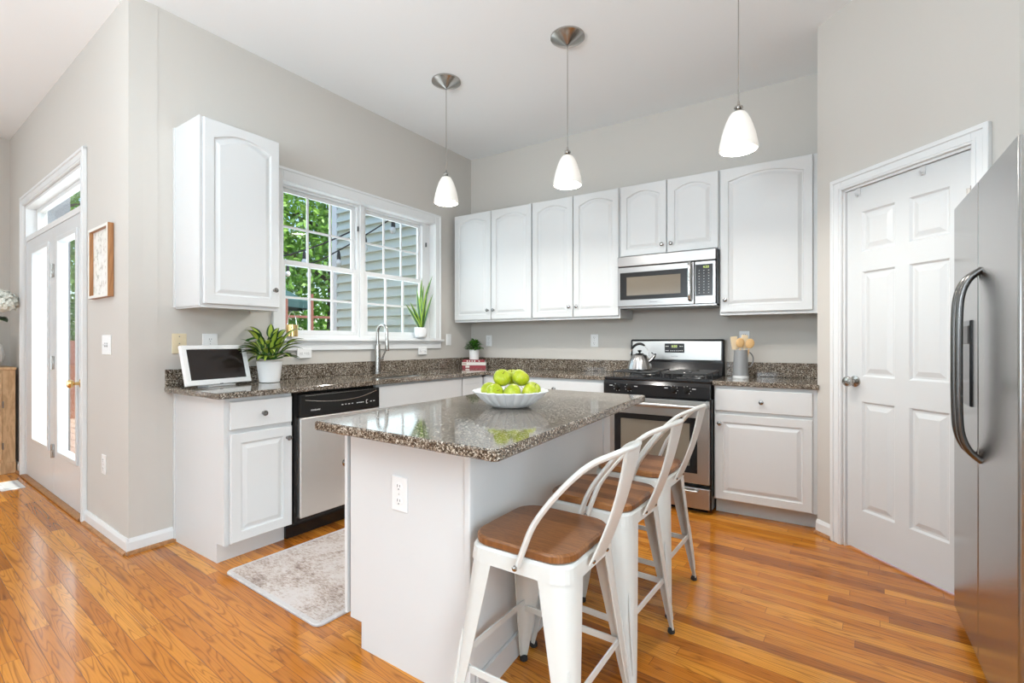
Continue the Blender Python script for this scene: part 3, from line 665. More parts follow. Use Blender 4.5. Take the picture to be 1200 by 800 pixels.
# ---------------------------------------------------------------- island
IT = 0.885
isl = thing('kitchen_island', 'white kitchen island cabinet in the middle of the room', 'island')
IA, IB, IC, ID = (-1.612, 1.067), (-0.770, 1.053), (-0.887, 2.601), (-1.765, 2.608)
def quad(z0, z1, P, mb=None): mb = mb or MB(); mb.prism(P, z0, z1); return mb
gl = lambda y: -1.612 - 0.099 * (y - 1.205)      # left side line of the body
gr = lambda y: -1.000 - 0.085 * (y - 1.205)      # right side line of the body
Y0, Y1 = 1.205, 2.57
m = quad(0.10, 0.8495, [(gl(Y0 + .02) + 0.022, Y0 + .02), (gr(Y0 + .02) - 0.004, Y0 + .02), (gr(Y1) - 0.004, Y1), (gl(Y1) + 0.022, Y1)])
m.build('body', 'cabinet_white', isl)
m = quad(0.0, 0.10, [(gl(Y0 + .02) + 0.09, Y0 + .02), (gr(Y0 + .02) - 0.004, Y0 + .02), (gr(Y1) - 0.004, Y1), (gl(Y1) + 0.09, Y1)]); m.build('toe_kick', 'cabinet_white', isl)
xl, xr = gl(Y0) + 0.022, gr(Y0)
m = MB(); m.prism([(xl, 0.10), (xl + 0.066, 0.10), (xl + 0.066, 0.0), (xr - 0.0, 0.0), (xr, 0.8495), (xl, 0.8495)], Y0 + 0.003, Y0 + 0.0195, axis='y'); m.build('end_panel', 'cabinet_white', isl)
m = quad(0.0, 0.8495, [(xr - 0.004, Y0 + .0025), (xr + 0.014, Y0 + .0025), (gr(Y1) + 0.014, Y1), (gr(Y1) - 0.003, Y1)]); m.build('back_panel', 'cabinet_white', isl)
m = MB(); m.box(xr - 0.008, xr + 0.018, Y0 - 0.004, Y0 + 0.022, 0, 0.8495, 0.004); m.build('corner_trim', 'cabinet_white', isl)
m = MB(); m.box(gr(Y1) - 0.01, gr(Y1) + 0.022, Y1 - 0.002, Y1 + 0.03, 0, 0.8495, 0.003); m.box(gr(Y1) + 0.0142, gr(Y1) + 0.026, Y1 - 0.06, Y1 + 0.028, 0, 0.8495, 0.003); m.build('end_post', 'cabinet_white', isl)
m = quad(0.0, 0.085, [(xr + 0.0145, Y0 + .03), (xr + 0.026, Y0 + .03), (gr(Y1) + 0.026, Y1 - .07), (gr(Y1) + 0.0145, Y1 - .07)]); m.build('base_trim', 'cabinet_white', isl)
angI = math.atan2(1, -0.099) - pi / 2
# doors on the sink side of the island face -x
def isl_door(ya, yb, za, zb, kn, flat=False, nm='door'):
    m = MB(); L = yb - ya; panel_front(m, 0, L, za, zb, -0.021, flat=flat)
    o = m.build(nm, 'cabinet_white', isl, (gl(yb) + 0.004, yb, 0), (0, 0, -pi / 2 + angI)); knob(o, kn[0], kn[1], -0.021); return o
for (ya, yb) in ((1.2065, 1.66), (1.67, 2.10), (2.11, 2.54)):
    isl_door(ya, yb, 0.108, 0.838, (yb - ya - 0.03, 0.69))
top = thing('countertop', 'brown granite island top with a bowl of apples on it', 'countertop')
rp = [(IA[0], IA[1]), (IB[0] - 0.02, IB[1]), (IB[0] - 0.006, IB[1] + 0.006), (IB[0], IB[1] + 0.02), IC, ID]
slab(rp, [], IT - 0.035, IT, 0.005).build('slab', 'granite', top)

# outlet and switch plates
def plate(label, loc, rz, kind='outlet', w_=0.072, h_=0.115, mat='plate_white', horizontal=False, parent_rot=None, cat='outlet', group=None):
    o = thing('wall_outlet' if cat == 'outlet' else 'wall_switch', label, cat, loc, rz, group)
    if horizontal: w_, h_ = h_, w_
    m = MB(); m.box(-w_ / 2, w_ / 2, -0.006, 0.0005, -h_ / 2, h_ / 2, 0.0025); p = m.build('cover_plate', mat, o)
    T = (lambda x, z: (z, x)) if horizontal else (lambda x, z: (x, z))
    def bx(mb, x, z, a, b, y0, y1):
        x, z = T(x, z); a, b = (b, a) if horizontal else (a, b); mb.box(x - a, x + a, y0, y1, z - b, z + b, 0)
    if kind == 'outlet':
        for dz in (-0.026, 0.026):
            q = T(0, dz); m = MB(); m.lathe([(0.0165, 0.0055), (0.0165, 0.0075), (0.015, 0.008)], (q[0], 0, q[1]), 20, 'y'); r = m.build('receptacle', mat, p)
            m = MB(); bx(m, -0.006, dz + 0.004, 0.0012, 0.005, -0.0085, -0.0078); bx(m, 0.006, dz + 0.004, 0.0012, 0.004, -0.0085, -0.0078); bx(m, 0, dz - 0.008, 0.0022, 0.0022, -0.0085, -0.0078); m.build('slots', 'slot_dark', r)
        m = MB(); m.lathe([(0.003, 0.006), (0.002, 0.0075)], (0, 0, 0), 8, 'y'); m.build('screw', 'nickel', p)
    elif kind == 'rocker':
        m = MB(); bx(m, 0, 0, 0.016, 0.033, -0.009, -0.005); m.build('rocker', mat, p)
    elif kind == 'toggles':
        for k in (-0.023, 0, 0.023) if w_ > 0.1 else (-0.014, 0.014):
            m = MB(); m.box(k - 0.005, k + 0.005, -0.0068, -0.005, -0.012, 0.012); t2 = m.build('toggle_slot', 'slot_dark', p); m = MB(); m.box(k - 0.004, k + 0.004, -0.016, -0.006, -0.003, 0.008, 0.001); m.build('toggle', mat, t2)
    elif kind == 'blank':
        for dz in (-0.042, 0.0, 0.042): m = MB(); m.lathe([(0.0038, 0.0055), (0.003, 0.0078)], (0, 0, dz), 10, 'y'); m.build('screw', 'dark_nickel', p)
    return o
plate('white outlet on the near end panel of the island', (-1.31, Y0 + 0.003, 0.632), 0, w_=0.078, h_=0.125)
RA = ROT_A
plate('beige plate with three screws on the wall left of the tilted screen', (-3.27, 1.262, 1.168), RA, 'blank', 0.078, 0.120, 'plate_beige', cat='outlet')
plate('white outlet on the wall behind the tilted screen', (-3.27, 1.432, 1.165), RA, 'outlet', 0.088, 0.13)
plate('horizontal white outlet under the window beside the leafy plant', (-3.252, 2.065, 1.095), RA, 'outlet', horizontal=True)
plate('horizontal white outlet under the window below the snake plant', (-3.252, 3.275, 1.095), RA, 'outlet', horizontal=True)
plate('white rocker switch at the right edge of the window', (-3.27, 3.66, 1.20), RA, 'rocker', cat='switch')
def plB(label, s_, z, kind='outlet', cat='outlet'): plate(label, Bw(s_, 0.0, z), ROT_B, kind, cat=cat)
plB('white outlet in the corner behind the small potted plant', 0.235, 1.19); plB('white outlet on the range wall left of the range', 1.412, 1.19); plB('white outlet behind the grey utensil crock', 2.655, 1.205)
def plN(label, s_, z, kind, cat, w_=0.075, h_=0.118): plate(label, (ON[0] + s_ * math.cos(ROT_N), ON[1] + s_ * math.sin(ROT_N), z), ROT_N, kind, w_, h_, cat=cat)
plN('white toggle switch plate on the wall below the wooden picture frame', -0.375, 1.160, 'toggles', 'switch', 0.16, 0.118)
plN('white outlet low on the wall beside the deck door', -0.425, 0.435, 'outlet', 'outlet')

# ---------------------------------------------------------------- range
rg = thing('gas_range', 'freestanding stainless and black gas range between the base cabinets', 'range', (*OB, 0), ROT_B)
RS0, RS1 = 1.772, 2.523
m = MB(); m.box(RS0, RS1, -0.62, -0.03, 0.03, 0.895); m.box(RS0 + 0.03, RS1 - 0.03, -0.60, -0.05, 0, 0.03); m.build('body', 'black_enamel', rg)
m = MB(); m.box(RS0 - 0.002, RS1 + 0.002, -0.672, -0.03, 0.896, 0.916, 0.006); m.box(RS0 + 0.03, RS1 - 0.03, -0.61, -0.12, 0.9162, 0.9175); m.build('cooktop', 'black_enamel', rg)
m = MB(); m.prism([(-0.62, 0.895), (-0.672, 0.895), (-0.690, 0.87), (-0.690, 0.79), (-0.62, 0.785)], RS0, RS1, axis='x'); fp = m.build('control_panel', 'black_enamel', rg)
for k, x in enumerate((1.880, 1.968, 2.285, 2.372)):
    m = MB(); m.lathe([(0.022, 0), (0.021, 0.004), (0.017, 0.006), (0.015, 0.022), (0.013, 0.024)], (x, -0.690, 0.845), 20, 'y'); m.box(x - 0.0045, x + 0.0045, -0.722, -0.690, 0.826, 0.864, 0.001); m.build('burner_knob', 'black_plastic', fp)
    m = MB()
    for a in range(5):
        an = 2.2 + a * 0.75 if k < 2 else -0.9 + a * 0.75
        m.box(x + 0.029 * math.cos(an) - 0.002, x + 0.029 * math.cos(an) + 0.002, -0.6912, -0.690, 0.845 + 0.027 * math.sin(an) - 0.002, 0.845 + 0.027 * math.sin(an) + 0.002)
    m.box(x + (0.038 if k in (1, 3) else -0.062), x + (0.062 if k in (1, 3) else -0.038), -0.6912, -0.690, 0.853, 0.858); m.build('dial_marks', 'print_white', fp)
m = MB(); m.box(RS0 + 0.005, RS1 - 0.005, -0.665, -0.62, 0.205, 0.775, 0.006); od = m.build('oven_door', 'steel_h', rg)
m = MB(); m.box(RS0 + 0.075, RS1 - 0.085, -0.6665, -0.664, 0.275, 0.655, 0.001); ow = m.build('oven_window_border', 'black_enamel', od)
m = MB(); m.box(RS0 + 0.125, RS1 - 0.135, -0.6675, -0.666, 0.325, 0.615); m.build('oven_window', 'oven_glass', ow)
m = MB(); m.tube(catmull([(RS0 + 0.02, -0.662, 0.735), (RS0 + 0.05, -0.705, 0.733), (RS0 + 0.2, -0.712, 0.732), (RS1 - 0.2, -0.712, 0.732), (RS1 - 0.05, -0.705, 0.733), (RS1 - 0.02, -0.662, 0.735)], 6), 0.014, 12, flat=1.15); m.build('oven_handle', 'steel_h', od)
m = MB(); m.box(RS0 + 0.03, RS1 - 0.03, -0.664, -0.63, 0.758, 0.784); m.build('vent_gap', 'black_enamel', od)
m = MB(); m.box(RS0 + 0.005, RS1 - 0.005, -0.665, -0.62, 0.035, 0.178, 0.006); dr = m.build('storage_drawer', 'steel_h', rg)
m = MB(); m.tube(catmull([(RS0 + 0.10, -0.664, 0.158), (RS0 + 0.13, -0.690, 0.156), (RS1 - 0.13, -0.690, 0.156), (RS1 - 0.10, -0.664, 0.158)], 6), 0.010, 10); m.build('drawer_handle', 'steel_h', dr)
m = MB(); m.box(RS0 - 0.003, RS0 + 0.004, -0.655, -0.1, 0.03, 0.785); m.build('side_trim', 'black_enamel', rg)
m = MB(); m.box(RS1 - 0.004, RS1 + 0.006, -0.655, -0.1, 0.03, 0.785); m.build('side_trim', 'black_enamel', rg)
# backguard
m = MB(); m.box(RS0, RS1, -0.075, -0.025, 0.90, 1.200, 0.014); m.prism([(-0.075, 1.012), (-0.12, 0.917), (-0.03, 0.917)], RS0 + 0.012, RS1 - 0.012, axis='x'); bgd = m.build('backguard', 'black_enamel', rg)
m = MB(); m.box(RS0 + 0.020, RS1 - 0.020, -0.079, -0.070, 1.030, 1.184, 0.004); bp = m.build('backguard_face', 'steel_h', bgd)
m = MB(); m.box(2.065, 2.222, -0.082, -0.078, 1.090, 1.165, 0.003); m.build('clock_panel', 'black_plastic', bgd)
m = MB(); m.box(2.118, 2.168, -0.0828, -0.0815, 1.128, 1.155); m.build('clock_window', 'slot_dark', bgd)
text('4:50', 0.026, (2.143, -0.0832, 1.141), (pi / 2, 0, 0), 'display_green', bgd, 'clock_digits')
m = MB()
for x in (2.078, 2.092, 2.190, 2.205): 
    for z in (1.107, 1.142): m.box(x - 0.005, x + 0.005, -0.083, -0.0815, z - 0.003, z + 0.003)
for x in (2.115, 2.130, 2.145, 2.160, 2.175): m.box(x - 0.004, x + 0.004, -0.083, -0.0815, 1.103, 1.109)
m.build('clock_buttons', 'print_white', bgd)
text('FRIGIDAIRE', 0.011, (2.143, -0.0795, 1.060), (pi / 2, 0, 0), 'logo_grey', bgd)
# burners and grates
for bx_, by_ in ((1.955, -0.22), (1.955, -0.47), (2.34, -0.22), (2.34, -0.47)):
    m = MB(); m.lathe([(0.052, 0.9176), (0.050, 0.924), (0.040, 0.926), (0.040, 0.935), (0.034, 0.938)], (bx_, by_, 0), 24); m.build('burner', 'black_iron', rg)
    m = MB(); m.lathe([(0.085, 0.9176), (0.082, 0.9195), (0.058, 0.9180)], (bx_, by_, 0), 28, cap0=False, cap1=False); m.build('burner_ring', 'chrome', rg)
for gx0, gx1 in ((1.815, 2.105), (2.19, 2.48)):
    m = MB(); H = 0.953; r = 0.0055
    for y in (-0.59, -0.345, -0.10): m.tube([(gx0, y, H), (gx1, y, H)], r, 8)
    for x in (gx0, gx1): m.tube([(x, -0.59, H), (x, -0.10, H)], r, 8)
    cx_ = (gx0 + gx1) / 2
    for y in (-0.22, -0.47):
        m.tube([(gx0, y, H), (cx_ - 0.03, y, H)], r, 8); m.tube([(cx_ + 0.03, y, H), (gx1, y, H)], r, 8)
    for (ya, yb) in ((-0.59, -0.50), (-0.44, -0.345), (-0.345, -0.25), (-0.19, -0.10)): m.tube([(cx_, ya, H), (cx_, yb, H)], r, 8)
    for x in (gx0, gx1):
        for y in (-0.59, -0.345, -0.10): m.tube([(x, y, H), (x, y, 0.917)], r * 0.9, 8)
    m.build('grate', 'black_iron', rg)

# ---------------------------------------------------------------- microwave
mw = thing('microwave', 'stainless over-the-range microwave under the short wall cabinet', 'microwave', (*OB, 0), ROT_B)
MS0, MS1, MZ0, MZ1 = 1.771, 2.524, 1.447, 1.858
m = MB(); m.box(MS0, MS1, -0.365, -0.003, MZ0 + 0.01, MZ1); m.build('body', 'black_plastic', mw)
m = MB(); m.box(MS0, MS1 - 0.012, -0.392, -0.366, 1.778, MZ1, 0.004); m.build('vent_strip', 'steel_mid', mw)
m = MB(); m.box(MS0 + 0.002, 2.362, -0.395, -0.366, MZ0 + 0.012, 1.772, 0.004); md = m.build('door', 'steel_mid', mw)
m = MB(); m.box(1.795, 2.318, -0.3975, -0.394, 1.512, 1.728, 0.001); mb_ = m.build('window_border', 'black_plastic', md)
m = MB(); m.box(1.850, 2.265, -0.3990, -0.3972, 1.545, 1.690); m.build('window_mesh', 'oven_glass', mb_)
m = MB(); m.tube(catmull([(2.335, -0.394, 1.765), (2.335, -0.425, 1.748), (2.335, -0.432, 1.63), (2.335, -0.425, 1.505), (2.335, -0.394, 1.490)], 6), 0.013, 12, flat=1.0); m.build('handle', 'chrome', md)
m = MB(); m.box(2.366, MS1 - 0.012, -0.395, -0.366, MZ0 + 0.012, 1.772, 0.004); mp_ = m.build('control_frame', 'steel_mid', mw)
m = MB(); m.box(2.372, 2.492, -0.3975, -0.394, 1.516, 1.748, 0.001); mk = m.build('keypad', 'black_plastic', mp_)
text('4:50', 0.024, (2.445, -0.3980, 1.727), (pi / 2, 0, 0), 'display_green', mk, 'clock_digits')
m = MB()
for r_ in range(9):
    for q in range(3):
        z = 1.702 - r_ * 0.0205; x = 2.398 + q * 0.033; m.box(x - 0.0035, x + 0.0035, -0.3985, -0.397, z - 0.0018, z + 0.0018)
m.build('key_marks', 'print_white', mk)
text('FRIGIDAIRE', 0.012, (2.06, -0.3955, 1.488), (pi / 2, 0, 0), 'logo_grey', md)
m = MB(); m.box(MS0 + 0.01, MS1 - 0.01, -0.37, -0.02, MZ0, MZ0 + 0.012); m.build('grease_filter', 'dark_nickel', mw)

# ---------------------------------------------------------------- refrigerator
fr = thing('refrigerator', 'tall stainless side-by-side refrigerator at the right edge of the room', 'refrigerator', (0.405, 2.798, 0), ROT_F)
# local x runs toward the camera (-y world), local -y points at -x world (the front)
m = MB(); m.box(0, 0.915, 0.075, 0.80, 0.02, 1.735, 0.004); m.build('body', 'black_plastic', fr)
def curved_door(x0, x1, z0, z1):
    m = MB(); prof = []
    for q in (0, 0.004, 0.009, 0.014, 0.02, 0.5, 0.98, 0.986, 0.991, 0.996, 1):
        x = x0 + (x1 - x0) * q; e = min(q, 1 - q) * (x1 - x0); y = 0.006 * max(0, 1 - e / 0.008) ** 2
        prof.append((x, y))
    poly = prof + [(x1, 0.065), (x0, 0.065)]
    m.prism(poly, z0, z1, axis='z'); return m
fd = curved_door(0.0, 0.440, 0.045, 1.748).build('freezer_door', 'steel_v', fr)
rd = curved_door(0.446, 0.915, 0.045, 1.748).build('refrigerator_door', 'steel_v', fr)
m = MB(); m.box(0.01, 0.905, 0.03, 0.10, 0.0, 0.042); m.build('base_grille', 'black_plastic', fr)
for nm, x in (('left', 0.405), ('right', 0.482)):
    m = MB(); pts = catmull([(x, 0.004, 1.432), (x, -0.030, 1.400), (x, -0.050, 1.345), (x, -0.056, 1.26), (x, -0.057, 1.10), (x, -0.056, 0.93), (x, -0.050, 0.85), (x, -0.030, 0.795), (x, 0.004, 0.760)], 8); m.tube(pts, 0.0165, 14, flat=0.7)
    m.build('handle', 'steel_dark', fd if nm == 'left' else rd)
m = MB(); m.box(0.07, 0.35, -0.007, 0.004, 0.935, 1.26, 0.004); dp = m.build('dispenser', 'black_enamel', fd)
m = MB(); m.box(0.09, 0.33, -0.010, -0.006, 1.17, 1.24, 0.002); m.build('dispenser_panel', 'logo_grey', dp)
m = MB(); m.box(0.01, 0.09, 0.01, 0.10, 1.749, 1.765, 0.004); m.box(0.39, 0.49, 0.01, 0.10, 1.749, 1.762, 0.004); m.build('hinge_cover', 'black_plastic', fr)

# ---------------------------------------------------------------- pendants
def pendant(label, x, y, zt, zb):
    p = thing('pendant_lamp', label, 'pendant lamp', (x, y, CEIL), 0, 'pendant lamps over the island')
    m = MB(); m.lathe([(0.108, 0.0), (0.108, -0.010), (0.098, -0.016), (0.070, -0.030), (0.020, -0.052), (0.008, -0.058)], seg=32); m.build('canopy', 'nickel', p)
    t_, b_ = zt - CEIL, zb - CEIL
    m = MB(); m.tube([(0, 0, -0.055), (0, 0, t_ + 0.04)], 0.0028, 8); m.build('cord', 'nickel', p)
    m = MB(); m.lathe([(0.005, t_ + 0.055), (0.008, t_ + 0.035), (0.020, t_ + 0.028), (0.022, t_ + 0.020), (0.015, t_ + 0.014), (0.020, t_ + 0.008), (0.028, t_ + 0.002), (0.030, t_ - 0.010), (0.022, t_ - 0.014)], seg=20); m.build('socket_cap', 'nickel', p)
    H = t_ - b_
    out = [(0.024, t_ - 0.001), (0.033, t_ - 0.004), (0.044, t_ - 0.10 * H), (0.057, t_ - 0.24 * H), (0.069, t_ - 0.42 * H), (0.079, t_ - 0.60 * H), (0.087, t_ - 0.80 * H), (0.0915, t_ - 0.94 * H), (0.0895, b_)]
    inn = [(r_ - 0.004, z_) for (r_, z_) in out[::-1]]
    m = MB(); m.lathe(out + inn, seg=40, cap0=False, cap1=False); m.build('lamp_shade', 'shade_glass', p)
    m = MB(); m.ball((0, 0, t_ - 0.55 * H), 0.026, 16, 10, (1, 1, 1.3)); m.build('bulb', 'bulb_lit', p)
    l_ = light('pendant_bulb', 'AREA', (x, y, zb + 0.018), PEND, (1.0, 0.96, 0.90), size=0.13, direction=(0, 0, -1)); l_.visible_camera = True
    return p
PEND = 11
pendant('nickel pendant with small white glass shade, nearest the window', -2.427, 2.692, 2.405, 2.210)
pendant('nickel pendant with small white glass shade, middle one of the three', -1.436, 2.735, 2.362, 2.174)
pendant('nickel pendant with small white glass shade, nearest the pantry door', -0.4235, 2.64, 2.330, 2.140)

# ---------------------------------------------------------------- stools
def make_stool(label, loc, rz):
    st = thing('bar_stool', label, 'stool', (*loc, 0), rz, 'white metal bar stools along the island')
    SH, hw = 0.600, 0.168
    def sq(w_, r, z, k=6): return [(p[0], p[1], z) for p in rrect(-w_, w_, -w_, w_, r, k)]
    m = MB(); m.loft([sq(hw - 0.004, 0.070, SH - 0.026), sq(hw, 0.072, SH - 0.022), sq(hw, 0.072, SH - 0.006), sq(hw - 0.006, 0.068, SH)], True, True, True, False); m.build('seat', 'seat_wood', st)
    m = MB(); a = hw - 0.004
    m.loft([sq(a - 0.02, 0.05, SH - 0.0265), sq(a, 0.055, SH - 0.028), sq(a + 0.006, 0.055, SH - 0.036), sq(a + 0.010, 0.055, SH - 0.075), sq(a + 0.004, 0.053, SH - 0.076), sq(a + 0.002, 0.052, SH - 0.04)], True, False, False, False)
    m.build('seat_frame', 'stool_white', st)
    for sx in (-1, 1):
        for sy in (-1, 1):
            m = MB(); rings_o = []; N = 12
            for i in range(N + 1):
                q = i / N; z = (SH - 0.070) * (1 - q) + 0.012 * q
                c0 = a + 0.0085; c1 = 0.212; cc = c0 + (c1 - c0) * q      # outer corner coordinate
                arm = 0.074 * (1 - q) ** 0.9 + 0.019; rad = min(0.050 * (1 - q) + 0.012, arm * 0.8)
                ring = [(cc - arm, cc)]
                for k in range(5): an = pi / 2 * (1 - k / 4); ring.append((cc - rad + rad * math.cos(an), cc - rad + rad * math.sin(an)))
                ring.append((cc, cc - arm))
                inn = [(p[0] - 0.003 if j > 0 else p[0], p[1] - 0.003 if j < len(ring) - 1 else p[1]) for j, p in enumerate(ring)][::-1]
                inn = [(cc - 0.004, cc - arm)] + [(p[0] - 0.004, p[1] - 0.004) for p in ring[1:-1]][::-1] + [(cc - arm, cc - 0.004)]
                rings_o.append([(sx * p[0], sy * p[1], z) for p in ring + inn])
            m.loft(rings_o, True, True, True, True)
            # pressed rib on the lower half of the leg corner
            rb = []
            for i in range(6):
                q = 0.42 + 0.5 * i / 5; z = (SH - 0.070) * (1 - q) + 0.012 * q; c0 = a + 0.0085; cc = c0 + (0.212 - c0) * q
                rad = min(0.050 * (1 - q) + 0.012, 0.09); e = cc - rad * 0.29 + 0.001; rb.append((sx * e, sy * e, z))
            m.tube(rb, [0.002, 0.006, 0.006, 0.006, 0.005, 0.003], 8)
            lg = m.build('leg', 'stool_white', st)
            m = MB(); e = 0.212 - 0.011; m.lathe([(0.013, 0.0), (0.015, 0.003), (0.014, 0.016)], (sx * e, sy * e, 0), 12); m.build('rubber_foot', 'rubber', lg)
    zb = 0.205; q = (SH - 0.070 - zb) / (SH - 0.082); cc = a + 0.0085 + (0.212 - a - 0.0085) * q - 0.012
    for (p0, p1) in (((-cc, -cc), (cc, -cc)), ((-cc, cc), (cc, cc))):
        m = MB(); m.box(min(p0[0], p1[0]), max(p0[0], p1[0]), p0[1] - 0.003, p0[1] + 0.003, zb - 0.011, zb + 0.011, 0.001); m.build('stretcher', 'stool_white', st)
    for x in (-cc, cc):
        m = MB(); m.box(x - 0.003, x + 0.003, -cc, cc, zb + 0.012, zb + 0.034, 0.001); m.build('stretcher', 'stool_white', st)
    # bent hoop back and centre splat
    zt = 0.885; e = a + 0.017; half = [(0.020, e, SH - 0.050), (0.038, e + 0.002, SH - 0.005), (0.075, e + 0.001, 0.68), (0.145, e - 0.010, 0.775), (0.215, 0.138, 0.848), (0.272, 0.085, 0.879), (0.292, 0.0, zt)]
    pts = catmull(half + [(p[0], -p[1], p[2]) for p in half[:-1]][::-1], 6)
    m = MB(); m.tube(pts, 0.0115, 10, flat=0.75); m.build('back_hoop', 'stool_white', st)
    m = MB(); N = 8; R_ = []
    for i in range(N + 1):
        q = i / N; x = (a + 0.018) + (0.287 - a - 0.018) * q + 0.012 * math.sin(pi * q); z = (SH - 0.052) + (0.878 - SH + 0.052) * q; wd = 0.060 - 0.010 * math.sin(pi * q)
        R_.append([(x - 0.002, -wd, z), (x + 0.003, -wd, z), (x + 0.006, -wd + 0.008, z), (x + 0.006, wd - 0.008, z), (x + 0.003, wd, z), (x - 0.002, wd, z)])
    m.loft(R_, True, True, True, False); sp = m.build('back_splat', 'stool_white', st)
    m = MB()
    for y in (-0.048, 0.048): m.lathe([(0.0075, 0), (0.0070, 0.005), (0.003, 0.008)], (a + 0.024, y, SH - 0.042), 12, 'x')
    for y in (-1, 1): m.lathe([(0.008, 0), (0.0075, 0.005), (0.003, 0.008)], (0.022, y * (e + 0.008) - (0.008 if y < 0 else 0) + (0.0), SH - 0.048), 12, 'y')
    m.build('bolt', 'nickel', st)
    return st
make_stool('white metal bar stool with brown wood seat, nearest the camera', (-0.768, 1.303), math.radians(0.5))
make_stool('white metal bar stool with brown wood seat, middle of the three', (-0.775, 1.785), math.radians(-2))
make_stool('white metal bar stool with brown wood seat, farthest, beside the range', (-0.805, 2.285), math.radians(-1))

# ---------------------------------------------------------------- fruit bowl and apples
bc = (-1.235, 1.80)
def flute(a, z): return 1 + (0.11 * abs(math.sin(a * 11)) ** 0.6 - 0.05) * min(1, max(0, (z - 0.004) / 0.02))
m = MB(); prof = [(0.060, 0.0), (0.082, 0.003), (0.104, 0.016), (0.126, 0.036), (0.146, 0.056), (0.163, 0.072), (0.161, 0.075), (0.142, 0.060), (0.120, 0.040), (0.096, 0.022), (0.06, 0.012)]
m.lathe(prof, seg=176, mod=flute); o = m.build('fruit_bowl', 'ceramic_white', None, (bc[0], bc[1], IT + 0.0005)); tag(o, 'white fluted ceramic bowl holding green apples on the island', 'bowl')
def apple(label, x, y, z, tilt):
    m = MB(); R_ = []; N, S = 14, 22
    for i in range(N + 1):
        a = pi * i / N; r = 0.040 * (math.sin(a) ** 0.9) * (1 + 0.07 * math.cos(a)); zz_ = 0.036 * math.cos(a) - 0.010 * math.exp(-((a) / 0.42) ** 2) + 0.006 * math.exp(-((pi - a) / 0.4) ** 2)
        r = max(r, 0.0006); R_.append([(r * math.cos(2 * pi * j / S) * (1 + 0.025 * math.cos(5 * 2 * pi * j / S) * (i / N)), r * math.sin(2 * pi * j / S) * (1 + 0.025 * math.cos(5 * 2 * pi * j / S) * (i / N)), zz_) for j in range(S)])
    m.loft(R_, True, True, True, True); e = m.build('green_apple', 'apple_skin', None, (bc[0] + x, bc[1] + y, IT + z), tilt); tag(e, label, 'apple', 'green apples in the bowl')
    m = MB(); m.tube([(0, 0, 0.024), (0.002, 0, 0.034), (0.005, 0.001, 0.044)], 0.0013, 6); m.build('stem', 'apple_stem', e)
# camera right = (0.826,0.563) ; camera away = (-0.563,0.826)
def rel(u, v): return (0.826 * u - 0.563 * v, 0.563 * u + 0.826 * v)
for (u, v, z, tl, lab) in ((-0.096, 0.022, 0.070, (0.4, 0.5, 0), 'green apple at the far left of the bowl'),
                           (-0.070, -0.057, 0.070, (1.2, 0.2, 1), 'green apple at the front left of the bowl rim'),
                           (0.008, -0.083, 0.071, (-0.9, 0.3, 2), 'green apple at the front middle of the bowl rim'),
                           (0.084, -0.050, 0.070, (0.3, -1.1, 0), 'yellowish green apple at the front right of the bowl'),
                           (0.100, 0.035, 0.071, (0.2, 0.6, 0), 'green apple at the back right of the bowl'),
                           (0.004, 0.012, 0.056, (0.1, 0.1, 0), 'green apple hidden in the middle of the bowl'),
                           (-0.038, -0.014, 0.131, (0.7, 0.3, 0.5), 'green apple on top of the pile at left'),
                           (0.045, -0.014, 0.131, (-0.5, 0.5, 0.2), 'green apple on top of the pile at right'),
                           (0.006, 0.064, 0.128, (0.3, -0.2, 0.9), 'green apple behind the top two of the pile')):
    q = rel(u, v); apple(lab, q[0], q[1], z, tl)

# ---------------------------------------------------------------- kettle, crock, utensils
kx, ky, kz = Bw(1.955, 0.40, 0.959)
kt = thing('tea_kettle', 'fluted stainless tea kettle with black handle on the rear left burner', 'kettle', (kx, ky, kz), math.radians(8))
m = MB(); m.lathe([(0.088, 0), (0.094, 0.008), (0.090, 0.03), (0.075, 0.075), (0.058, 0.112), (0.050, 0.120), (0.03, 0.124)], seg=112, mod=lambda a, z: 1 + 0.028 * abs(math.cos(a * 8)) if z < 0.115 else 1); m.build('kettle_body', 'steel_v', kt)
m = MB(); m.lathe([(0.034, 0.123), (0.030, 0.129), (0.008, 0.131), (0.007, 0.140), (0.016, 0.147), (0.017, 0.152), (0.006, 0.156)], seg=24); m.build('lid_knob', 'black_plastic', kt)
m = MB(); m.tube([(0.068, 0, 0.062), (0.095, 0, 0.085), (0.118, 0, 0.118)], [0.018, 0.014, 0.0095], 14); m.build('spout', 'steel_v', kt)
m = MB(); m.tube([(0.112, 0, 0.123), (0.126, 0, 0.122)], 0.0065, 10); m.tube([(0.105, 0, 0.125), (0.090, 0, 0.137)], 0.004, 8); m.build('whistle_cap', 'black_plastic', kt)
arc = [(0.072 * math.cos(a), 0, 0.110 + 0.092 * math.sin(a)) for a in [pi * k / 16 for k in range(17)]]
m = MB(); m.tube(arc, 0.0028, 8); m.build('handle_wire', 'chrome', kt)
m = MB(); m.tube([(p[0], 0, p[2] + 0.002) for p in arc[5:14]], [0.006, 0.009, 0.010, 0.010, 0.010, 0.010, 0.010, 0.009, 0.006], 12); m.build('handle_grip', 'black_plastic', kt)

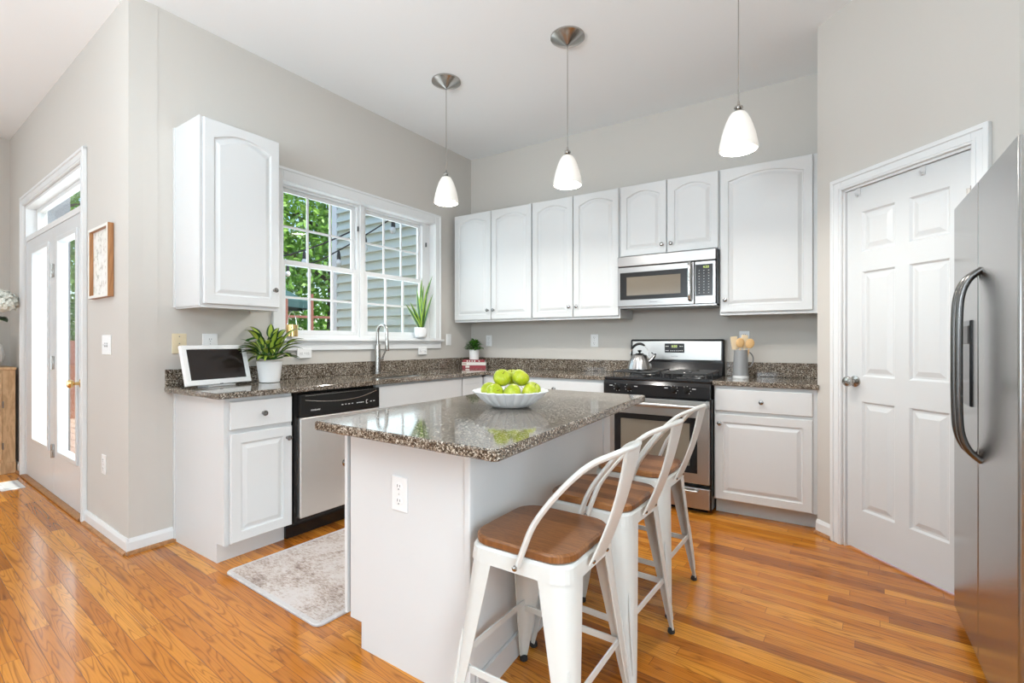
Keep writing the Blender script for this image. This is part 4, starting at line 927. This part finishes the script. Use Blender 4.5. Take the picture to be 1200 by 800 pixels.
cx, cy, cz = Bw(2.665, 0.30, 0.9145)
ck = thing('utensil_crock', 'grey ceramic pitcher with white base ring holding wooden utensils', 'pitcher', (cx, cy, cz), math.radians(34))
m = MB(); m.lathe([(0.052, 0), (0.054, 0.004), (0.054, 0.020)], seg=36, cap1=False); m.build('base_ring', 'ceramic_white', ck)
m = MB(); m.lathe([(0.0525, 0.0205), (0.051, 0.06), (0.048, 0.14), (0.047, 0.205), (0.044, 0.205), (0.045, 0.14), (0.047, 0.06), (0.04, 0.026)], seg=36); m.build('pitcher_body', 'crock_grey', ck)
m = MB(); m.tube(catmull([(0.046, 0, 0.182), (0.068, 0, 0.185), (0.086, 0, 0.160), (0.089, 0, 0.13), (0.081, 0, 0.10), (0.064, 0, 0.083), (0.049, 0, 0.088)], 5), 0.0065, 10, flat=0.7); m.build('handle', 'crock_grey', ck)
def utensil(label, dx, dy, lean, L, kind, rz):
    e = None; m = MB()
    m.tube([(0, 0, 0), (0, 0, L * 0.7)], 0.0055, 8, mi=0)
    if kind == 'spoon': m.ball((0, 0, L * 0.86), 0.030, 14, 8, (1, 0.25, 1.2))
    elif kind == 'spatula': m.box(-0.024, 0.024, -0.003, 0.003, L * 0.66, L, 0.0028)
    else: m.lathe([(0.004, L * 0.64), (0.020, L * 0.72), (0.028, L * 0.84), (0.020, L * 0.95), (0.006, L)], seg=18)
    o = m.build('cooking_utensil', 'bamboo' if kind != 'spatula' else 'bamboo_pale', None, (cx + dx, cy + dy, cz + 0.030), (lean[0], lean[1], rz)); tag(o, label, 'utensil', 'wooden utensils in the grey pitcher')
utensil('wide pale wooden spatula standing at the back right of the grey pitcher', 0.012, 0.012, (-0.05, 0.07), 0.285, 'spatula', 0.55)
utensil('pale wooden spatula leaning left in the grey pitcher', -0.016, 0.006, (0.0, -0.13), 0.275, 'spatula', 0.55)
utensil('round orange wooden spoon at the front of the grey pitcher', -0.002, -0.014, (0.05, -0.02), 0.265, 'spoon', 0.55)
utensil('round wooden spoon leaning right in the grey pitcher', 0.022, -0.004, (0.02, 0.17), 0.262, 'spoon', 0.4)

# ---------------------------------------------------------------- items on the window counter
# tilted white-framed screen
sf = thing('photo_screen', 'white framed dark screen tilted back on the left end of the counter', 'screen', (-3.075, 1.405, 0.9145), math.radians(103))
def tiltp(mb):
    ca, sa = math.cos(math.radians(-14)), math.sin(math.radians(-14))
    mb.v = [(p[0], p[1] * ca - (p[2]) * sa, p[1] * sa + p[2] * ca + 0.012) for p in mb.v]; return mb
W2, HH = 0.208, 0.236
m = MB(); q = 0.030
m.box(-W2, W2, -0.012, 0.012, 0, q, 0.002); m.box(-W2, W2, -0.012, 0.012, HH - q * .8, HH, 0.002); m.box(-W2, -W2 + q, -0.0118, 0.0118, q, HH - q * .8, 0.002); m.box(W2 - q, W2, -0.0118, 0.0118, q, HH - q * .8, 0.002); tiltp(m).build('bezel', 'ceramic_white', sf)
m = MB(); m.box(-W2 + q, W2 - q, -0.008, 0.010, q, HH - q * .8); tiltp(m).build('display', 'screen_dark', sf)
m = MB(); m.box(-0.010, 0.010, -0.0126, -0.0118, 0.013, 0.018); m.build('logo', 'logo_grey', sf); tiltp(m)
m = MB(); m.box(-0.09, 0.09, -0.02, 0.075, 0, 0.008, 0.003); m.prism([(0.0, 0.006), (0.03, 0.006), (0.045, 0.10), (0.035, 0.10)], -0.05, 0.05, axis='x'); m.build('stand', 'vent_grey', sf)

def leaf(mb, base, az, pitch0, pitch1, L, W, mi_c=0, mi_e=1, n=9, fold=0.25, twist=0.0, shape=0.55, tipw=0.0):
    """leaf strip: pitch0..pitch1 are elevation angles along its length"""
    P = Vector(base); pts = []; st = L / n
    for i in range(n + 1):
        q = i / n; el = pitch0 + (pitch1 - pitch0) * q; a = az + twist * q
        pts.append((P.copy(), Vector((math.cos(a) * math.cos(el), math.sin(a) * math.cos(el), math.sin(el))), a, el))
        P = P + pts[-1][1] * st
    rows_ = []
    for i, (p, t, a, el) in enumerate(pts):
        q = i / n; wd = W * max((math.sin(pi * min(1, q ** shape))) ** 0.8, tipw if i < n else 0.02, 0.05 if i in (0,) else 0.0) if i < n else W * 0.02
        sd = Vector((-math.sin(a), math.cos(a), 0)); nn = sd.cross(t) * -1
        rows_.append([p - sd * wd + nn * wd * fold, p - sd * wd * 0.55 + nn * wd * fold * 0.4, p.copy(), p + sd * wd * 0.55 + nn * wd * fold * 0.4, p + sd * wd + nn * wd * fold])
    b = len(mb.v); mb.v += [tuple(x) for r in rows_ for x in r]
    for i in range(n):
        for j in range(4):
            mb.f.append((b + i * 5 + j, b + i * 5 + j + 1, b + (i + 1) * 5 + j + 1, b + (i + 1) * 5 + j)); mb.sm.append(True); mb.mi.append(mi_c if j in (1, 2) else mi_e)
# leafy plant in white pot
px0, py0 = -3.085, 1.712
pl = thing('potted_plant', 'leafy variegated plant in a white pot beside the tilted screen', 'plant', (px0, py0, 0.9145)); pl.scale = (1.22, 1.22, 1.22)
m = MB(); m.lathe([(0.046, 0), (0.050, 0.003), (0.062, 0.105), (0.064, 0.112), (0.060, 0.112), (0.058, 0.100)], seg=36); m.build('pot', 'pot_matte', pl)
m = MB(); m.lathe([(0.058, 0.098), (0.03, 0.102)], seg=20); m.build('soil', 'soil', pl)
rnd = random.Random(4); lv = MB(); stm = MB()
for k in range(50):
    az = k * 2.39996 + rnd.uniform(-0.2, 0.2); el = rnd.uniform(0.55, 1.35) if k < 26 else rnd.uniform(0.15, 0.7); Ls = rnd.uniform(0.04, 0.12) if k < 30 else rnd.uniform(0.02, 0.05)
    b_ = Vector((0.02 * math.cos(az), 0.02 * math.sin(az), 0.10)); d_ = Vector((math.cos(az) * math.cos(el), math.sin(az) * math.cos(el), math.sin(el)))
    e_ = b_ + d_ * Ls; stm.tube([b_, e_], 0.0022, 6)
    leaf(lv, e_, az, el * 0.95, el * 0.85 - rnd.uniform(0.5, 1.1), rnd.uniform(0.075, 0.11), rnd.uniform(0.018, 0.026), 0, 1)
leaf(lv, (0.01, 0.04, 0.14), 1.2, 0.6, -0.1, 0.16, 0.022, 0, 0)
lv.build('leaves', ['leaf_lime', 'leaf_dark'], pl).scale = (1, 1, 1.22); stm.build('stems', 'leaf_green', pl).scale = (1, 1, 1.22)
m = MB(); m.tube(catmull([(0, -0.01, 0.12), (-0.02, -0.03, 0.20), (-0.03, -0.06, 0.235), (-0.03, -0.11, 0.222)], 5), [0.0025] * 11 + [0.006] * 4 + [0.002], 6); m.build('flower_stalk', 'leaf_green', pl)

# brass cup with wire handle on the sill
bcx, bcy = -3.235, 1.960
bz = thing('brass_holder', 'small brass cup with thin arched wire handle at the left of the window sill', 'ornament', (bcx, bcy, 1.2165))
m = MB(); m.lathe([(0.037, 0.0), (0.039, 0.002), (0.039, 0.085), (0.037, 0.085), (0.036, 0.004)], seg=28); m.build('cup', 'brass', bz)
m = MB(); m.tube([(0.0, 0.034 * math.cos(a), 0.066 + 0.11 * math.sin(a)) for a in [pi * k / 14 for k in range(15)]], 0.0016, 6); m.build('wire_handle', 'chrome', bz)

# snake plant on the sill
sp_ = thing('snake_plant', 'snake plant in a small white pot on the right of the window sill', 'plant', (-3.245, 3.250, 1.2165))
m = MB(); m.lathe([(0.038, 0), (0.052, 0.010), (0.060, 0.040), (0.061, 0.096), (0.057, 0.096), (0.054, 0.07)], seg=36); m.build('pot', 'ceramic_white', sp_)
m = MB(); m.lathe([(0.047, 0.076), (0.02, 0.08)], seg=20); m.build('soil', 'soil', sp_)
lv = MB()
for (x, y, az, el0, el1, L, W) in ((0.0, 0.02, 1.45, 1.50, 1.15, 0.38, 0.017), (0.005, 0.012, 1.5, 1.45, 1.30, 0.33, 0.019), (0.0, -0.005, 1.5, 1.52, 1.42, 0.30, 0.018), (0.01, -0.015, -1.6, 1.40, 1.5, 0.27, 0.018), (0.01, -0.02, -1.5, 1.15, 0.95, 0.20, 0.017),
                                   (-0.012, 0.0, 1.7, 1.52, 1.50, 0.35, 0.015), (0.012, 0.0, 0.2, 1.4, 1.45, 0.24, 0.017), (0.005, 0.024, 1.4, 1.30, 1.2, 0.26, 0.016), (0.014, -0.026, -1.55, 0.95, 0.80, 0.21, 0.017)):
    leaf(lv, (x, y, 0.075), az, el0, el1, L * 1.42, W * 1.5, 1, 0, n=10, fold=0.35, shape=0.62, tipw=0.0)
lv.build('leaves', ['snake_lime', 'snake_green'], sp_)

# books with the small plant on top, in the corner
bkx, bky, bkr = -3.085, 3.850, math.radians(31)
def book(label, z, w_, d_, h_, cover, rz, dx, labels, mt):
    b = thing('book', label, 'book', (bkx + dx, bky, z), rz, 'books stacked in the counter corner')
    m = MB(); m.box(-w_, w_, -d_, d_, 0, 0.0025); m.box(-w_, w_, -d_, d_, h_ - 0.0025, h_); m.box(-w_, w_, -d_ - 0.0015, -d_ + 0.002, 0, h_); m.build('cover', cover, b)
    m = MB(); m.box(-w_ + 0.004, w_ - 0.004, -d_ + 0.003, d_ - 0.004, 0.0026, h_ - 0.0026); m.build('pages', 'paper', b)
    for (a0, a1) in labels: m = MB(); m.box(a0, a1, -d_ - 0.0024, -d_ - 0.0012, 0.005, h_ - 0.005); m.build('spine_label', mt, b)
book('bottom dark red book of the stack under the small potted plant', 0.9145, 0.118, 0.070, 0.028, 'book_red', bkr, 0.003, [(-0.085, -0.045)], 'book_white')
book('middle white book of the stack under the small potted plant', 0.943, 0.120, 0.070, 0.030, 'book_white', bkr + 0.03, 0, [(-0.115, -0.075)], 'book_tan')
book('top dark red book with pale spine lettering under the small potted plant', 0.9735, 0.112, 0.066, 0.024, 'book_red', bkr - 0.02, 0.0, [(-0.07, -0.058), (-0.045, -0.034), (-0.02, -0.010), (0.004, 0.018), (0.05, 0.062)], 'book_white')
cpz = 0.998
cp_ = thing('potted_plant', 'small bushy green plant in a white pot on the stacked books', 'plant', (bkx - 0.005, bky, cpz))
m = MB(); m.lathe([(0.044, 0), (0.048, 0.003), (0.052, 0.100), (0.048, 0.100), (0.046, 0.085)], seg=30); m.build('pot', 'ceramic_white', cp_)
lv = MB(); rnd = random.Random(9)
for k in range(330):
    az = rnd.uniform(0, 2 * pi); el = rnd.uniform(0.1, 1.5); rr = rnd.uniform(0.02, 0.085); c_ = Vector((math.cos(az) * math.cos(el) * rr, math.sin(az) * math.cos(el) * rr, 0.100 + math.sin(el) * rr * 1.05))
    leaf(lv, c_, az, el, el - 1.2, rnd.uniform(0.028, 0.042), rnd.uniform(0.010, 0.015), k % 2, k % 2, n=3)
lv.build('leaves', ['leaf_bright', 'leaf_green'], cp_)

# ---------------------------------------------------------------- rug
m = MB(); m.loft([[(p[0], p[1], z) for p in rrect(-0.41 + i, 0.41 - i, -0.78 + i, 0.78 - i, 0.035, 5)] for i, z in ((0, 0.001), (0, 0.008), (0.004, 0.011))], True, True, True, False)
o = m.build('rug', 'rug_fabric', None, (-2.165, 1.975, 0), (0, 0, math.radians(-1.5))); tag(o, 'faded beige and brown runner rug between sink cabinets and island', 'rug')

# floor register
o = thing('floor_vent', 'white metal floor register in front of the deck door', 'vent', (-5.62, 0.945, 0), math.radians(-2))
m = MB(); m.box(-0.17, 0.17, -0.07, 0.07, 0.0, 0.006, 0.003); m.build('vent_frame', 'trim_white', o)
m = MB(); m.box(-0.14, 0.14, -0.045, 0.045, 0.006, 0.0065); m.build('vent_opening', 'vent_dark', o)
m = MB()
for k in range(15): m.box(-0.135 + k * 0.0188, -0.128 + k * 0.0188, -0.045, 0.045, 0.0065, 0.009)
m.build('vent_louvres', 'vent_grey', o)

# ---------------------------------------------------------------- oak cabinet with hydrangea
oc = thing('oak_cabinet', 'light oak sideboard at the far left beside the deck door', 'cabinet', (-6.57, 0.0, 0), ROT_A)
m = MB(); m.box(-0.20, 1.075, -0.40, 0, 0.0, 0.925); m.build('body', 'oak_cabinet_wood', oc)
m = MB(); m.box(-0.21, 1.080, -0.415, 0.0, 0.926, 0.952, 0.004); m.build('top', 'oak_cabinet_wood', oc)
m = MB(); m.box(-0.20, 1.078, -0.412, -0.4, 0.0, 0.10, 0.003); m.build('plinth', 'oak_cabinet_wood', oc)
for (a, b) in ((-0.15, 0.40), (0.42, 0.99)):
    m = MB(); m.box(a, b, -0.412, -0.4, 0.765, 0.90, 0.003); dw = m.build('drawer', 'oak_cabinet_wood', oc); knob(dw, (a + b) / 2, 0.83, -0.412)
    m = MB(); panel_front(m, a, b, 0.13, 0.75, -0.415, t=0.015, stile=0.07); dd = m.build('door', 'oak_cabinet_wood', oc); knob(dd, a + 0.03, 0.48, -0.415)
    for z in (0.25, 0.62): m = MB(); m.tube([(b + 0.004, -0.416, z - 0.03), (b + 0.004, -0.416, z + 0.03)], 0.005, 8); m.build('hinge', 'dark_nickel', dd)
hv = thing('flower_vase', 'white vase with a white hydrangea bloom on the oak sideboard', 'flowers', (-6.30, 0.93, 0.9525))
m = MB(); m.lathe([(0.05, 0), (0.085, 0.04), (0.10, 0.11), (0.085, 0.19), (0.045, 0.25), (0.05, 0.28), (0.045, 0.28), (0.04, 0.25)], seg=32); m.build('vase', 'ceramic_white', hv)
hc = Vector((0.24, 0.030, 0.575)); m = MB(); rnd = random.Random(3)
for k in range(420):
    z_ = rnd.uniform(-0.6, 1); a_ = rnd.uniform(0, 2 * pi); q = math.sqrt(1 - z_ * z_); n_ = Vector((q * math.cos(a_), q * math.sin(a_), z_)); c_ = hc + Vector((n_.x * 0.135, n_.y * 0.115, n_.z * 0.105)) * rnd.uniform(0.9, 1.02)
    t1 = n_.orthogonal().normalized(); t2 = n_.cross(t1); s_ = 0.013; th_ = rnd.uniform(0, 3)
    for j in range(2):
        u_ = (t1 * math.cos(th_ + j * pi / 2) + t2 * math.sin(th_ + j * pi / 2)); v_ = n_.cross(u_)
        m.add([c_ - u_ * s_ - v_ * s_ * 0.5 + n_ * 0.005, c_ + u_ * s_ - v_ * s_ * 0.5 + n_ * 0.005, c_ + u_ * s_ + v_ * s_ * 0.5 + n_ * 0.007, c_ - u_ * s_ + v_ * s_ * 0.5 + n_ * 0.007], [(0, 1, 2, 3)])
m.ball(hc, 0.108, 16, 10, (1.08, 0.92, 0.85)); m.build('bloom', 'petal_white', hv)
m = MB(); m.tube(catmull([(0, 0, 0.2), (0.08, 0.01, 0.38), (0.18, 0.03, 0.48), (0.23, 0.035, 0.54)], 4), 0.005, 8); m.build('stem', 'leaf_green', hv)
m = MB()
for (az, el, L) in ((0.3, 0.0, 0.19), (-0.3, -0.2, 0.17), (-1.4, 0.1, 0.18), (0.9, 0.3, 0.10)): leaf(m, (0.12, 0.01, 0.43), az, el, el - 0.4, L, 0.055, 0, 0)
m.build('leaves', 'leaf_dark', hv)

# picture on the deck wall
pc = thing('picture_frame', 'small print in a wooden frame on the wall beside the deck door', 'picture', (*ON, 0), ROT_N)
A0, A1, Z0_, Z1_ = -0.625, -0.245, 1.445, 1.875
m = MB(); fw = 0.017
m.box(A0, A0 + fw, -0.030, -0.002, Z0_, Z1_); m.box(A1 - fw, A1, -0.030, -0.002, Z0_, Z1_); m.box(A0 + fw, A1 - fw, -0.030, -0.002, Z0_, Z0_ + fw); m.box(A0 + fw, A1 - fw, -0.030, -0.002, Z1_ - fw, Z1_); m.build('frame', 'frame_wood', pc)
m = MB(); m.box(A0 + 0.001, A1 - 0.001, -0.033, -0.0302, Z0_ + 0.001, Z0_ + fw); m.box(A0 + 0.001, A1 - 0.001, -0.033, -0.0302, Z1_ - fw, Z1_ - 0.001); m.box(A0 + 0.001, A0 + fw, -0.033, -0.0302, Z0_ + fw, Z1_ - fw); m.box(A1 - fw, A1 - 0.001, -0.033, -0.0302, Z0_ + fw, Z1_ - fw); m.build('frame_face', 'paper', pc)
m = MB(); m.box(A0 + fw, A1 - fw, -0.010, -0.004, Z0_ + fw, Z1_ - fw); m.build('print', 'art_print', pc)

# ---------------------------------------------------------------- outdoors
m = MB(); m.box(-60, -3.41, 1.155, 60, -0.9, -0.8); m.box(-60, -6.75, -30, 1.155, -0.9, -0.8); struct(m.build('ground', 'grass_soil'))
def siding_wall(name, x0, x1, z0, z1, y, exp_=0.1145, mat='siding', rot=0, loc=(0, 0, 0)):
    m = MB(); n = int((z1 - z0) / exp_)
    P = []
    for i in range(n): P += [(-0.055, z0 + i * exp_), (-0.055, z0 + i * exp_ + 0.008), (-0.006, z0 + (i + 1) * exp_ + 0.006)]
    P += [(0.1, z0 + n * exp_), (0.1, z0)]
    m.prism([(p[0] + y, p[1]) for p in P], x0, x1, axis='x'); return struct(m.build(name, mat, None, loc, (0, 0, rot)))
siding_wall('wall_neighbour_wing', -5.50, -3.42, -0.8, 5.2, 4.0)
m = MB(); m.box(-5.60, -5.495, 3.955, 4.10, -0.8, 5.2); struct(m.build('trim_1', 'trim_white'))
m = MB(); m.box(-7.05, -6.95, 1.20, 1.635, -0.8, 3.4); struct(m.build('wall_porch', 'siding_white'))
m = MB()
for k in range(60): m.box(-10.9, -3.42, 1.17 + k * 0.14, 1.17 + k * 0.14 + 0.133, -0.16, -0.12) if 1.17 + k * 0.14 < 3.9 else None
dk = struct(m.build('deck', 'deck_wood'))
def railing(label, x0, x1, z0, z1, loc, rz, nb=24):
    r = thing('deck_railing', label, 'railing', loc, rz)
    m = MB(); m.box(x0, x1, -0.045, 0.045, z1 - 0.04, z1, 0.004); m.box(x0, x1, -0.02, 0.02, z0 + 0.08, z0 + 0.12); m.build('rail', 'rail_wood', r)
    for x in (x0, (x0 + x1) / 2, x1): m = MB(); m.box(x - 0.05, x + 0.05, -0.05, 0.05, z0, z1 + 0.1, 0.005); m.build('post', 'rail_wood', r)
    for k in range(nb): x = x0 + (x1 - x0) * (k + 0.5) / nb; m = MB(); m.box(x - 0.02, x + 0.02, -0.018, 0.018, z0 + 0.12, z1 - 0.04); m.build('baluster', 'rail_wood', r)
railing('reddish brown deck railing seen through the deck door', 1.2, 3.9, -0.12, 1.10, (-10.8, 0, 0), ROT_A)
tr = thing('trellis', 'reddish brown garden trellis seen through the left window sash', 'trellis', (-7.4, 4.9, -0.8), math.radians(70))
m = MB()
for x in (-0.85, -0.45, -0.05, 0.35, 0.75): m.box(x - 0.02, x + 0.02, -0.02, 0.02, 0, 2.80 - 0.2 * abs(x))
m.build('trellis_posts', 'rail_wood', tr); m = MB()
for z in (2.02, 2.40): m.box(-0.95, 0.85, -0.015, 0.015, z - 0.02, z + 0.02)
m.build('trellis_rails', 'rail_wood', tr)
um = thing('patio_umbrella', 'dark teal patio umbrella beyond the left window sash', 'umbrella', (-9.3, 4.75, -0.8))
m = MB(); m.lathe([(1.1, 2.75), (0.6, 3.02), (0.03, 3.25)], seg=8, cap0=False, smooth=False); m.lathe([(1.1, 2.62), (1.1, 2.75)], seg=8, cap0=False, cap1=False, smooth=False); m.build('canopy', 'umbrella_teal', um)
m = MB(); m.tube([(0, 0, 0), (0, 0, 3.4)], 0.025, 10); m.build('pole', 'rail_wood', um)
def tree(label, x, y, h, r, n, seed, zc=None):
    rnd = random.Random(seed); t = thing('tree', label, 'tree', (x, y, -0.8), 0, 'leafy trees outside the windows')
    m = MB(); m.tube(catmull([(0, 0, 0), (0.1, 0.05, h * 0.35), (-0.05, 0.1, h * 0.6), (0.1, 0, h * 0.85)], 4), [0.18 - 0.011 * i for i in range(13)], 8)
    for k in range(7):
        a = k * 2.4; z = h * (0.3 + 0.08 * k); m.tube([(0, 0, z), (math.cos(a) * r * 0.4, math.sin(a) * r * 0.4, z + 0.5), (math.cos(a) * r * 0.8, math.sin(a) * r * 0.8, z + 0.8)], [0.06, 0.04, 0.02], 6)
    m.build('trunk', 'bark', t)
    v = []; f = []; blobs = [(Vector((rnd.uniform(-1, 1) * r * 0.65, rnd.uniform(-1, 1) * r * 0.65, h * rnd.uniform(0.18, 1.0))), r * rnd.uniform(0.3, 0.5)) for _ in range(30)]
    for k in range(n):
        c_, br = blobs[k % 30]; d_ = Vector((rnd.gauss(0, 1), rnd.gauss(0, 1), rnd.gauss(0, 1))).normalized(); p = c_ + d_ * br * rnd.uniform(0.7, 1.05)
        nn = (d_ * 0.6 + Vector((rnd.gauss(0, .6), rnd.gauss(0, .6), rnd.gauss(0.5, .6)))).normalized(); a = nn.orthogonal().normalized(); b = nn.cross(a); s1 = rnd.uniform(0.05, 0.10); th_ = rnd.uniform(0, 6.28)
        u = a * math.cos(th_) + b * math.sin(th_); w_ = nn.cross(u); i0 = len(v)
        v += [tuple(p - u * s1), tuple(p - u * s1 * 0.1 + w_ * s1 * 0.5), tuple(p + u * s1), tuple(p - u * s1 * 0.1 - w_ * s1 * 0.5)]; f.append((i0, i0 + 1, i0 + 2, i0 + 3))
    m = MB(); m.add(v, f); m.build('foliage', 'tree_leaf', t)
tree('tall leafy green tree in the middle of the left window sash', -10.6, 7.4, 7.6, 2.6, 15000, 1)
tree('leafy green tree at the left edge of the kitchen window', -12.4, 5.4, 8.2, 2.6, 12000, 2)
tree('leafy green tree beside the siding in the left window sash', -9.8, 9.6, 8.6, 2.6, 12000, 3)
tree('leafy green tree seen through the deck door glass', -14.6, 2.2, 8.0, 2.4, 10000, 5)
m = MB(); hd = []
rnd = random.Random(11)
for k in range(14000):
    x = -18 + rnd.gauss(0, 0.5); y = rnd.uniform(-2, 22); z = rnd.uniform(-0.8, 5.5); s1 = rnd.uniform(0.08, 0.15); th_ = rnd.uniform(0, 6.28); nn = Vector((1, rnd.gauss(0, .6), rnd.gauss(0.2, .6))).normalized(); a = nn.orthogonal().normalized(); b = nn.cross(a); u = a * math.cos(th_) + b * math.sin(th_); w_ = nn.cross(u); p = Vector((x, y, z))
    m.add([p - u * s1, p + w_ * s1 * .6, p + u * s1, p - w_ * s1 * .6], [(0, 1, 2, 3)])
o = m.build('hedge_foliage', 'tree_leaf'); tag(o, 'dense green hedge far behind the garden trees', 'hedge', kind='stuff')
# string lights outside
sl = thing('string_lights', 'black cord of outdoor string lights in front of the grey siding', 'string lights', (0, 0, 0))
def sag(p, q, d, n=14): return [(p[0] + (q[0] - p[0]) * k / n, p[1] + (q[1] - p[1]) * k / n, p[2] + (q[2] - p[2]) * k / n - d * 4 * (k / n) * (1 - k / n)) for k in range(n + 1)]
l1 = sag((-4.0, 3.85, 2.72), (-5.2, 3.7, 2.28), 0.02); l2 = sag((-4.95, 3.80, 2.55), (-8.5, 3.0, 2.6), 0.30); l3 = sag((-5.2, 3.7, 2.28), (-7.8, 4.2, 2.7), 0.2)
m = MB(); m.tube(l1, 0.009, 6); m.tube(l2, 0.010, 6); m.tube(l3, 0.010, 6); m.build('cord', 'wire_black', sl)
for p in (l1[3], l1[8], l1[13], l2[3], l2[7], l2[10], l3[4], l3[8], l3[11]):
    m = MB(); m.tube([p, (p[0], p[1], p[2] - 0.05), (p[0], p[1], p[2] - 0.11)], [0.008, 0.022, 0.024], 8); k_ = m.build('lamp_holder', 'wire_black', sl)
    m = MB(); m.ball((p[0], p[1], p[2] - 0.15), 0.036, 12, 8, (1, 1, 1.2)); m.build('bulb', 'bulb_glass', k_)
